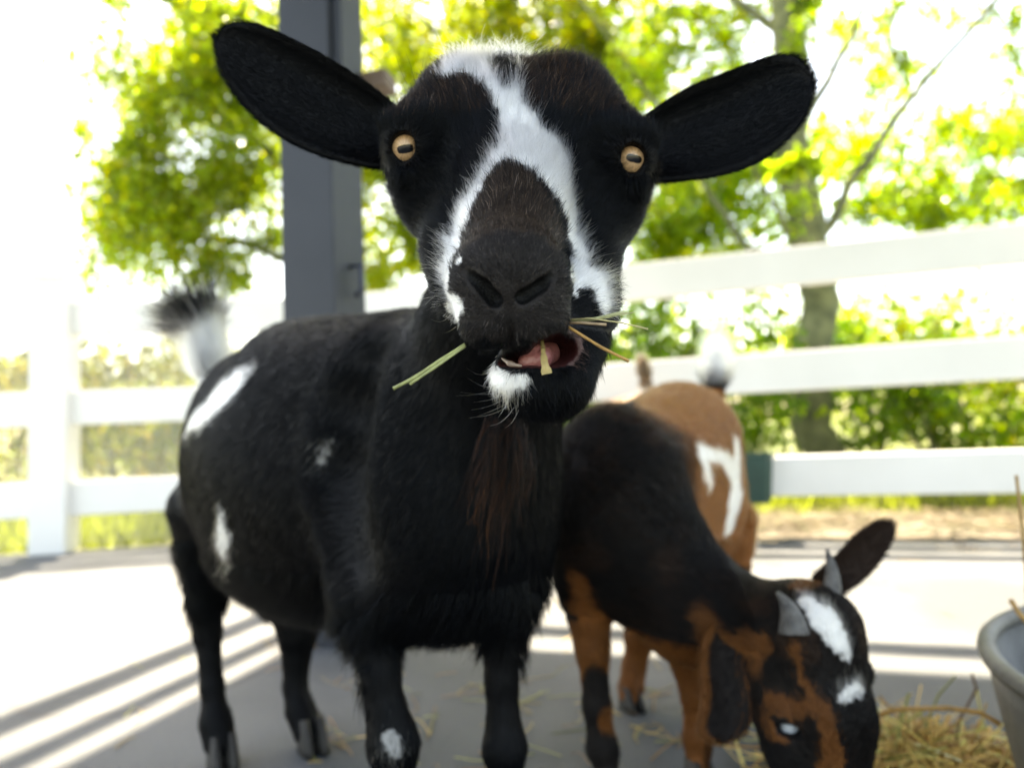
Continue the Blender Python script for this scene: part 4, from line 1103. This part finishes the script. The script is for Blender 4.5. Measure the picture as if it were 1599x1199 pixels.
def limb(parent, pts, rad, name='branch'):
    m = MB(); pts = [np.asarray(p, float) for p in pts]
    # resample with a little crookedness
    out, ro = [], []; rr = np.random.default_rng(int(abs(pts[0][0]) * 1000) + len(pts))
    for i in range(len(pts) - 1):
        for t in np.linspace(0, 1, 5)[:-1]:
            out.append(pts[i] * (1 - t) + pts[i + 1] * t + rr.normal(0, rad[i] * .25, 3)); ro.append(rad[i] * (1 - t) + rad[i + 1] * t)
    out.append(pts[-1]); ro.append(rad[-1])
    m.tube(out, ro, 9); return m.build(name, m_bark, parent, smooth=True)
GREEN = (.055, .098, .016); YGREEN = (.098, .122, .020); DGREEN = (.040, .078, .016); OLIVE = (.12, .12, .04)
def tree(label, base, trunk, trunk_r, branches, clusters, size, tint, seed):
    o = empty('tree', base); tag(o, label, 'tree', 'trees beyond the fence')
    t = limb(o, trunk, trunk_r, 'trunk')
    for pts, rad in branches: limb(t, pts, rad)
    leaf_cloud('crown', clusters, size, tint, o, seed)
    return o
rc = np.random.default_rng(5)
def clumps(x0, x1, y0, y1, d, n, rad, leaves, spread=.8):
    out = []
    for _ in range(n):
        c = P(rc.uniform(x0, x1), rc.uniform(y0, y1), d + rc.uniform(-spread, spread)); s = rad * rc.uniform(.6, 1.3)
        out.append((c, (s * 1.25, s, s * .75), int(leaves * rc.uniform(.6, 1.3))))
    return out
# the big tree on the right
b1 = ground_at(1275, 5.0)
tree('big tree with mossy grey trunk and a long rising bough, right of the goat', b1,
     [b1 + np.array([0, 0, -.1]), P(1268, 640, 5.0), P(1258, 400, 5.0), P(1240, 150, 5.0), P(1232, -150, 5.0), P(1240, -700, 5.0)], [.165, .135, .130, .125, .11, .07],
     [([P(1272, 400, 5.0), P(1330, 285, 5.0), P(1440, 130, 5.1), P(1570, -20, 5.2), P(1700, -200, 5.3)], [.045, .033, .026, .021, .012]),
      ([P(1250, 400, 5.0), P(1215, 330, 5.0), P(1165, 245, 5.1), P(1100, 190, 5.2)], [.035, .02, .014, .008]),
      ([P(1245, 420, 5.0), P(1165, 385, 5.4), P(1095, 280, 5.8), P(1000, 130, 6.2), P(900, -10, 6.4)], [.03, .028, .025, .02, .012]),
      ([P(1236, 60, 5.0), P(1120, -20, 5.4), P(1000, -120, 5.8)], [.04, .028, .014]),
      ([P(1250, 200, 5.0), P(1330, 60, 5.3), P(1390, -120, 5.5)], [.035, .025, .012])],
     clumps(1000, 1230, 20, 430, 6.4, 44, .36, 270) + clumps(1185, 1262, 0, 380, 4.9, 14, .15, 90) + clumps(1290, 1599, 0, 240, 7.0, 30, .24, 110)
     + clumps(1300, 1599, 200, 360, 7.4, 24, .30, 230) + clumps(1000, 1600, -400, -60, 7.0, 24, .6, 420), .075, (.080, .118, .022), 101)
# tree behind the goat's head
b2 = ground_at(905, 9.0)
tree('leafy tree directly behind the black goat\'s head', b2,
     [b2 + np.array([0, 0, -.1]), P(900, 500, 9), P(890, 200, 9), P(905, -100, 9), P(900, -500, 9)], [.22, .18, .16, .13, .07],
     [([P(893, 300, 9), P(1000, 160, 8.8), P(1060, 60, 8.7), P(980, -60, 8.6)], [.08, .06, .05, .02]),
      ([P(895, 260, 9), P(760, 120, 8.8), P(650, 20, 8.6)], [.08, .06, .03]), ([P(900, 80, 9), P(960, 0, 8.8), P(1045, -60, 8.7)], [.06, .05, .02])],
     clumps(560, 1010, -20, 140, 8.6, 60, .42, 330) + clumps(560, 720, 100, 430, 8.8, 24, .34, 330) + clumps(560, 680, 230, 450, 8.4, 18, .26, 280) + clumps(960, 1120, 120, 430, 8.8, 18, .36, 420) + clumps(560, 1050, -450, -60, 8.6, 24, .7, 420), .080, YGREEN, 102)
# tree left of the post
b3 = ground_at(498, 8.5)
tree('pale sunlit tree whose crown hangs left of the pavilion post', b3,
     [b3 + np.array([0, 0, -.1]), P(495, 500, 8.5), P(480, 200, 8.5), P(450, -100, 8.5), P(430, -400, 8.5)], [.2, .17, .15, .12, .06],
     [([P(486, 300, 8.5), P(380, 200, 8.2), P(250, 130, 8.0), P(180, 110, 7.9)], [.07, .05, .035, .015]),
      ([P(490, 420, 8.5), P(380, 380, 8.2), P(240, 370, 8.0), P(160, 380, 7.9)], [.06, .045, .03, .012]), ([P(460, 40, 8.5), P(330, -20, 8.2), P(150, -30, 8)], [.06, .04, .02])],
     clumps(170, 430, 60, 200, 8.2, 24, .42, 330) + clumps(310, 440, 0, 290, 8.3, 20, .42, 330) + clumps(155, 430, 270, 445, 8.2, 40, .40, 360) + clumps(240, 430, -10, 60, 8.2, 7, .28, 260)
     + clumps(150, 300, 180, 290, 8.2, 10, .26, 260) + clumps(40, 180, -20, 4, 8.0, 4, .18, 140) + clumps(150, 560, -420, -60, 8.3, 18, .6, 420), .080, (.095, .128, .026), 103)
# distant tree on the right edge
b4 = ground_at(1760, 12.0)
tree('distant dark tree showing at the right edge above the top rail', b4,
     [b4 + np.array([0, 0, -.1]), P(1750, 400, 12), P(1740, 100, 12)], [.25, .2, .12], [([P(1748, 350, 12), P(1640, 260, 11.8), P(1540, 230, 11.6)], [.09, .06, .02])],
     clumps(1480, 1800, 150, 340, 11.5, 18, .5, 260) + clumps(1380, 1599, 290, 350, 11.5, 8, .35, 220), .11, DGREEN, 104)
def shrub(label, px, d, w, h, n, tint, seed, size=.06):
    base = ground_at(px, d); o = empty('shrub', base); tag(o, label, 'shrub', 'shrubs beyond the fence')
    r = np.random.default_rng(seed)
    for i in range(5):
        a = r.uniform(0, 6.28); top = base + np.array([math.cos(a) * w * .35, math.sin(a) * w * .3, h * r.uniform(.6, .9)])
        limb(o, [base + np.array([math.cos(a) * .05, math.sin(a) * .05, -.05]), (base + top) / 2 + r.normal(0, .05, 3), top], [.018, .012, .005], 'stem')
    cl = []
    for _ in range(14):
        c = base + np.array([r.normal(0, w * .30), r.normal(0, w * .25), h * r.uniform(.12, .85)]); cl.append((c, (w * .28, w * .26, h * .18), n // 14))
    leaf_cloud('foliage', cl, size, tint, o, seed)
for i, (px, d, w, h, n, tint, label) in enumerate((
    (905, 4.7, 1.0, 1.35, 2600, DGREEN, 'dark green shrub behind the fence just right of the goat\'s jaw'),
    (1040, 4.6, .9, 1.45, 2600, DGREEN, 'dense green shrub behind the kid\'s white tail'),
    (1165, 5.9, 1.1, 1.5, 2800, GREEN, 'green shrub growing left of the big tree trunk'),
    (1360, 5.6, 1.2, 1.45, 3000, GREEN, 'green shrub growing right of the big tree trunk'),
    (1480, 4.7, 1.0, 1.15, 2400, GREEN, 'light green shrub between the rails on the far right'),
    (1610, 4.2, 1.0, 1.15, 2400, YGREEN, 'yellowish shrub cut by the right picture edge'),
    (1260, 6.4, 1.4, 1.7, 2200, YGREEN, 'taller yellow-green shrub farther back beside the trunk'),
    (1540, 6.2, 1.6, 1.50, 2200, YGREEN, 'broad pale shrub far back at the right'),
    (975, 6.2, 1.4, 1.7, 2200, GREEN, 'tall shrub farther back behind the goat\'s jaw'),
    (20, 6.0, 1.9, 1.55, 4600, OLIVE, 'olive shrub behind the fence left of the white post'),
    (190, 5.6, 1.7, 1.45, 4600, OLIVE, 'olive shrub behind the netting right of the white post'),
    (330, 6.2, 1.9, 1.5, 4600, (.09, .105, .025), 'olive green shrub behind the black goat\'s tail'),
    (450, 5.4, 1.2, 1.30, 2200, (.08, .10, .022), 'green shrub behind the pavilion post'),
    (650, 5.6, 1.4, 1.35, 2400, GREEN, 'green shrub behind the black goat\'s withers'))):
    shrub(label, px, d, w, h, n, tint, 200 + i)
# the far edge of the wood, one green mass
r = np.random.default_rng(31); n = 26000
fx = r.uniform(-26, 26, n); top = 2.5 + .7 * vnoise(np.column_stack([fx, 0 * fx, 0 * fx]), .35, 40) + .3 * vnoise(np.column_stack([fx, 0 * fx, 0 * fx]), 1.3, 41)
ctr = np.column_stack([fx, 15 + r.normal(0, .9, n), top * r.random(n) ** .8]); a = r.normal(0, 1, (n, 3)); a /= np.linalg.norm(a, axis=1)[:, None]; b = np.cross(a, r.normal(0, 1, (n, 3))); b /= np.linalg.norm(b, axis=1)[:, None]
lz = (.16 * np.exp(r.normal(0, .3, n)))[:, None]
me = mesh_np('far_wood', np.stack([ctr, ctr + a * lz * .5 + b * lz * .3, ctr + a * lz, ctr + a * lz * .5 - b * lz * .3], 1).reshape(-1, 3), np.arange(4 * n).reshape(n, 4))
set_color(me, np.repeat(np.clip(np.array([.075, .105, .026]) * np.exp(r.normal(0, .35, (n, 1))), .01, .4), 4, axis=0))
tag(link('far_wood', me, m_leaf), 'far green edge of the wood seen between the fence rails', 'wood', kind='stuff')
# long grass and weeds along the outside of the fence
r = np.random.default_rng(9); n = 15000
s = r.uniform(-3.2, 4.2, n); o_ = r.random(n) ** 1.3 * 2.4 + .12
gp = np.where((s > 0)[:, None], CORNER + RIGHT_DIR * np.abs(s)[:, None] + RN * (o_ + .55)[:, None], CORNER + LEFT_DIR * np.abs(s)[:, None] + LN * o_[:, None])
hh = r.uniform(.06, .24, n); an = r.uniform(0, 6.28, n); w_ = .006
b0 = np.column_stack([gp, np.full(n, -.012)]); dx = np.stack([np.cos(an), np.sin(an), 0 * an], 1)
tp = b0 + np.column_stack([r.normal(0, .05, (n, 2)), hh])
V = np.stack([b0 - dx * w_, b0 + dx * w_, (b0 + tp) / 2 + dx * w_ * .7, tp], 1).reshape(-1, 3)
gr = empty('grass', (*CORNER, 0)); bpy.data.objects.remove(gr)
me = mesh_np('grass', V, np.arange(4 * n).reshape(n, 4))
set_color(me, np.repeat(np.array([.060, .072, .026]) * np.exp(r.normal(0, .3, (n, 1))), 4, axis=0))
tag(link('grass', me, m_leaf), 'long weedy grass along the outside of the fences', 'grass', kind='stuff')

# ------------------------------------------------------------------ hay
def straw_mat(name, gloss=.5):
    return attr_mat(name, rough=gloss, spec=.35)
m_straw = straw_mat('straw')
def straws(name, A, B, bend, rad, C, kind=None, parent=None):
    """many bent three-sided stalks in one mesh"""
    n = len(A); T = np.array([0, .33, .66, 1.0]); rings = []
    d = B - A; ln = np.linalg.norm(d, axis=1)[:, None]; d = d / ln
    s1 = np.cross(d, np.array([.3, .2, 1.0])); s1 /= np.linalg.norm(s1, axis=1)[:, None]; s2 = np.cross(d, s1)
    for t in T:
        c = A + (B - A) * t + bend * math.sin(math.pi * t)
        for k_ in range(3):
            w = 2.094 * k_; rings.append(c + rad[:, None] * (math.cos(w) * s1 + math.sin(w) * s2 * .6))
    V = np.stack(rings, 1).reshape(-1, 3); f = []
    for i in range(3):
        for k_ in range(3): f.append((i * 3 + k_, i * 3 + (k_ + 1) % 3, (i + 1) * 3 + (k_ + 1) % 3, (i + 1) * 3 + k_))
    F = (np.arange(n)[:, None, None] * 12 + np.array(f)[None]).reshape(-1, 4)
    me = mesh_np(name, V, F); set_color(me, np.repeat(C, 12, axis=0))
    o = link(name, me, m_straw, parent); return o
def hay_cols(r, n, green=.25):
    C = np.array([.42, .29, .10]) * np.exp(r.normal(0, .3, (n, 1))); g_ = r.random(n) < green; C[g_] = np.array([.28, .28, .09]) * np.exp(r.normal(0, .25, (g_.sum(), 1)))
    br = r.random(n) < .2; C[br] = np.array([.26, .14, .05]); return np.clip(C, .01, .8)
r = np.random.default_rng(12)
# heap under the kid's mouth
n = 1300; hc = np.array([.475, .86]); rr_ = np.abs(r.normal(0, .5, n)); rr_ = rr_ / (1 + .25 * rr_) * .20; th = r.uniform(0, 6.28, n)
xy = hc + np.stack([np.cos(th) * rr_ * 1.05, np.sin(th) * rr_ * .9], 1); hgt = .045 * np.exp(-(rr_ / .14) ** 2)
z = hgt * r.random(n) + .003; c = np.column_stack([xy, z]); dd = r.normal(0, 1, (n, 3)); dd[:, 2] *= .35; dd /= np.linalg.norm(dd, axis=1)[:, None]; ll_ = r.uniform(.025, .085, n)[:, None]
A, B = c - dd * ll_, c + dd * ll_; A[:, 2] = np.maximum(A[:, 2], .002); B[:, 2] = np.maximum(B[:, 2], .002)
tag(straws('hay_heap', A, B, r.normal(0, .006, (n, 3)), r.uniform(.0009, .0026, n), np.clip(hay_cols(r, n, .12) * 1.7, 0, .85)), 'heap of golden hay on the paving under the kid\'s mouth', 'hay', kind='stuff')
# loose straws on the paving
n = 190; px_ = np.concatenate([r.uniform(480, 1130, 110), r.uniform(100, 1599, 80)]); dp = np.concatenate([r.uniform(.9, 1.3, 110), r.uniform(.95, 2.5, 80)])
c = np.array([ground_at(a, b) for a, b in zip(px_, dp)]); c[:, 2] = .003; an = r.uniform(0, 6.28, n); ll_ = r.uniform(.008, .045, n)[:, None]; dd = np.stack([np.cos(an), np.sin(an), 0 * an], 1)
tag(straws('loose_straw', c - dd * ll_, c + dd * ll_, np.column_stack([r.normal(0, .006, (n, 2)), np.abs(r.normal(0, .002, n))]), r.uniform(.0007, .0015, n), hay_cols(r, n, .4)), 'loose straws scattered over the grey paving', 'hay', kind='stuff')
# trodden hay and dirt along the right fence
m_dirt = simple_mat('dry_litter', (.105, .09, .066), (.17, .15, .115), 14, .95, .8, 60)  # base tone lowered to paint in the tree shade over the strip
a0, a1 = CORNER + RIGHT_DIR * .1, CORNER + RIGHT_DIR * 5.5; q = [a0 - RN * .02, a1 - RN * .08, a1 + RN * .75, a0 + RN * .7]
pm = MB(); pm.add([(x, y, .004) for x, y in q], [(0, 1, 2, 3)]); tag(pm.build('dirt_strip', m_dirt), kind='structure')
n = 2600; s = r.uniform(.2, 4.6, n); o_ = r.normal(.28, .22, n); c = np.column_stack([CORNER + RIGHT_DIR * s[:, None] + RN * o_[:, None], np.full(n, .012) + .03 * r.random(n)])
an = r.uniform(0, 6.28, n); dd = np.stack([np.cos(an), np.sin(an), r.normal(0, .15, n)], 1); ll_ = r.uniform(.03, .12, n)[:, None]
tag(straws('hay_litter', c - dd * ll_, c + dd * ll_, r.normal(0, .01, (n, 3)), r.uniform(.001, .003, n), hay_cols(r, n, .15) * np.array([.38, .45, .7])), 'trodden hay lying along the foot of the right fence', 'hay', kind='stuff')
# single stalks that stand out
def stalk(label, pts, rad, colr, blade=False, name='hay_stalk', grp='stalks held in the goat\'s mouth'):
    pts = [np.asarray(p, float) for p in pts]; m = MB(); out = []
    for i in range(len(pts) - 1):
        for t in np.linspace(0, 1, 4)[:-1]: out.append(pts[i] * (1 - t) + pts[i + 1] * t)
    out.append(pts[-1]); nn = len(out)
    if blade:
        V_, F_ = [], []
        for i, p in enumerate(out):
            t = out[min(i + 1, nn - 1)] - out[max(i - 1, 0)]; sd = np.cross(t, _f); sd /= np.linalg.norm(sd)
            w = rad * blade[min(int(i / (nn - 1) * (len(blade) - 1) + .5), len(blade) - 1)]
            V_ += [p - sd * w, p + _f * w * .25, p + sd * w, p - _f * w * .12 - _f * .0002]
        for i in range(nn - 1):
            for k_ in range(4): F_.append((i * 4 + k_, i * 4 + (k_ + 1) % 4, (i + 1) * 4 + (k_ + 1) % 4, (i + 1) * 4 + k_))
        F_ += [(3, 2, 1, 0), tuple((nn - 1) * 4 + k_ for k_ in range(4))]; m.add(V_, F_)
    else:
        m.tube(out, [rad * (1 + .12 * math.sin(i * 2.3)) for i in range(nn)], 8)
    o = m.build(name, simple_mat('stalk_' + str(len(bpy.data.materials)), colr, tuple(np.array(colr) * .62), 160, .5, .15, 400, .4), smooth=not blade)
    place_top(o, out[0]); return tag(o, label, 'hay', grp)
GR = (.36, .38, .15); GO = (.46, .27, .08); PALE = (.52, .45, .22)
stalk('pale green hay stalk jutting from the mouth to the lower left', [P(742, 528, .338), P(690, 561, .326), P(648, 589, .322), P(614, 607, .320)], .00085, GR)
stalk('shorter split green stalk lying against the longer left one', [P(740, 531, .336), P(690, 566, .325), P(640, 600, .321)], .0007, (.40, .42, .18))
stalk('golden brown hay stalk sticking out of the mouth to the lower right', [P(872, 500, .345), P(893, 514, .330), P(940, 543, .326), P(982, 564, .324)], .00072, (.50, .27, .08))
stalk('short pinkish stalk lying level at the right mouth corner', [P(880, 505, .345), P(905, 504, .332), P(947, 507, .330)], .00068, (.48, .33, .20))
stalk('thin pale stalk reaching right past the goat\'s jaw', [P(880, 500, .345), P(920, 497, .334), P(970, 504, .330), P(1012, 514, .328)], .00038, PALE)
stalk('pale curved grass blade fanning up at the right of the mouth', [P(885, 502, .345), P(930, 498, .334), P(965, 490, .332), P(990, 488, .332)], .0010, (.40, .40, .2), [.5, .9, 1, .3])
stalk('flat yellow straw blade hanging over the lower lip', [P(846, 528, .346), P(848, 545, .331), P(850, 565, .325), P(854, 584, .325)], .0021, (.46, .34, .13), [.4, .5, .8, 1.2])
stalk('long golden stalk bridging from the hay heap towards the tub', [P(1374, 1116, .80), P(1400, 1107, .79), P(1480, 1105, .77), P(1530, 1112, .76), P(1562, 1130, .75)], .0026, (.50, .27, .07), grp='stalks by the tub')
stalk('upright straw standing in the metal tub at the right edge', [P(1608, 1010, .74), P(1599, 850, .73), P(1594, 800, .73), P(1587, 742, .73)], .0017, (.48, .30, .12), grp='stalks by the tub')
stalk('thick straw leaning over the rim of the metal tub', [P(1578, 936, .80), P(1590, 955, .79), P(1615, 985, .78)], .0028, (.48, .27, .08), grp='stalks by the tub')
stalk('brown forked twig sticking up out of the hay heap', [P(1490, 1170, .86), P(1500, 1120, .86), P(1525, 1075, .86), P(1518, 1052, .86)], .0016, (.22, .13, .08), grp='stalks by the tub')
stalk('green grass stem leaning out of the hay heap', [P(1440, 1150, .88), P(1465, 1085, .88), P(1492, 1055, .88)], .0013, (.33, .36, .12), grp='stalks by the tub')

# ------------------------------------------------------------------ galvanised tub
m_zinc = simple_mat('galvanised_steel', (.075, .075, .068), (.20, .20, .19), 7, .55, .2, 60, .5, .35)
tc_, TR, TZ = np.array([.792, .605]), .335, .19
tub = empty('metal_tub', (tc_[0], tc_[1], 0)); tag(tub, 'round galvanised metal tub cut off by the right picture edge', 'tub')
def lathe(prof, n=72):
    m = MB(); V_ = [(tc_[0] + rr * math.cos(2 * math.pi * k_ / n), tc_[1] + rr * math.sin(2 * math.pi * k_ / n), z_) for rr, z_ in prof for k_ in range(n)]
    F_ = [(i * n + k_, i * n + (k_ + 1) % n, (i + 1) * n + (k_ + 1) % n, (i + 1) * n + k_) for i in range(len(prof) - 1) for k_ in range(n)]
    m.add(V_, F_); return m
B0 = TR * .90
lathe([(.0005, .012), (B0 - .004, .012), (TR - .012, TZ - .006), (TR - .010, TZ - .006), (TR - .009, TZ - .03), (B0 + .008, .055), (B0 + .010, .050), (B0 + .006, .045), (B0 + .002, .001), (.0005, .001)]).build('shell', m_zinc, tub, smooth=True)
lathe([(TR - .011 + .0095 * math.cos(a_) + .003, TZ + .0095 * math.sin(a_)) for a_ in np.linspace(0, 2 * math.pi, 13)]).build('rolled_rim', m_zinc, tub, smooth=True)
m = MB(); r = np.random.default_rng(4)
n = 900; th = r.uniform(0, 6.28, n); rr_ = np.sqrt(r.random(n)) * (TR - .07); c = np.column_stack([tc_[0] + np.cos(th) * rr_, tc_[1] + np.sin(th) * rr_, .03 + .05 * r.random(n)])
dd = r.normal(0, 1, (n, 3)); dd[:, 2] *= .3; dd /= np.linalg.norm(dd, axis=1)[:, None]; ll_ = r.uniform(.015, .04, n)[:, None]
tag(straws('tub_hay', c - dd * ll_, c + dd * ll_, r.normal(0, .004, (n, 3)), r.uniform(.0007, .0016, n), hay_cols(r, n)), 'hay lying in the bottom of the metal tub', 'hay', kind='stuff')
# ------------------------------------------------------------------ green bucket hooked on the right fence
m_green = simple_mat('dark_green_plastic', (.008, .045, .038), (.012, .06, .05), 10, .4, .02, 50, .5)
bc = P(1180, 745, 2.62); s_b = np.dot(bc[:2] - CORNER, RIGHT_DIR); fb = CORNER + RIGHT_DIR * s_b - RN * .024
bk = empty('feed_bucket', (fb[0], fb[1], .12)); tag(bk, 'dark green plastic feed bucket hooked on the lowest right fence rail', 'bucket')
zt = P(1180, 708, 2.58)[2]; zb = P(1180, 786, 2.58)[2]
ring = lambda w, dp, z_: [np.array([*(fb + RIGHT_DIR * a_ - RN * b_q), z_]) for a_, b_q in ((-w, .003), (-w * .95, dp * .8), (-w * .6, dp), (w * .6, dp), (w * .95, dp * .8), (w, .003))]
m = MB(); R0, R1, R2, R3, R4 = ring(.052, .09, zb), ring(.064, .115, zt - .045), ring(.066, .118, zt), ring(.060, .108, zt), ring(.048, .082, zb + .006)
V_ = R0 + R1 + R2 + R3 + R4; F_ = [(i * 6 + k_, i * 6 + (k_ + 1) % 6, (i + 1) * 6 + (k_ + 1) % 6, (i + 1) * 6 + k_) for i in range(4) for k_ in range(6)] + [(5, 4, 3, 2, 1, 0), (24, 25, 26, 27, 28, 29)]
m.add(V_, F_); m.build('shell', m_green, bk)
m = MB(); m.tube(ring(.069, .122, zt - .008)[0:6], .006, 8); m.build('rim', m_green, bk, smooth=True)
m = MB(); m.tube([np.array([*(fb + RIGHT_DIR * a_), z_]) for a_, z_ in ((-.05, zt), (-.05, .32), (.05, .32), (.05, zt))], .004, 8); m.build('hanger', m_green, bk, smooth=True)
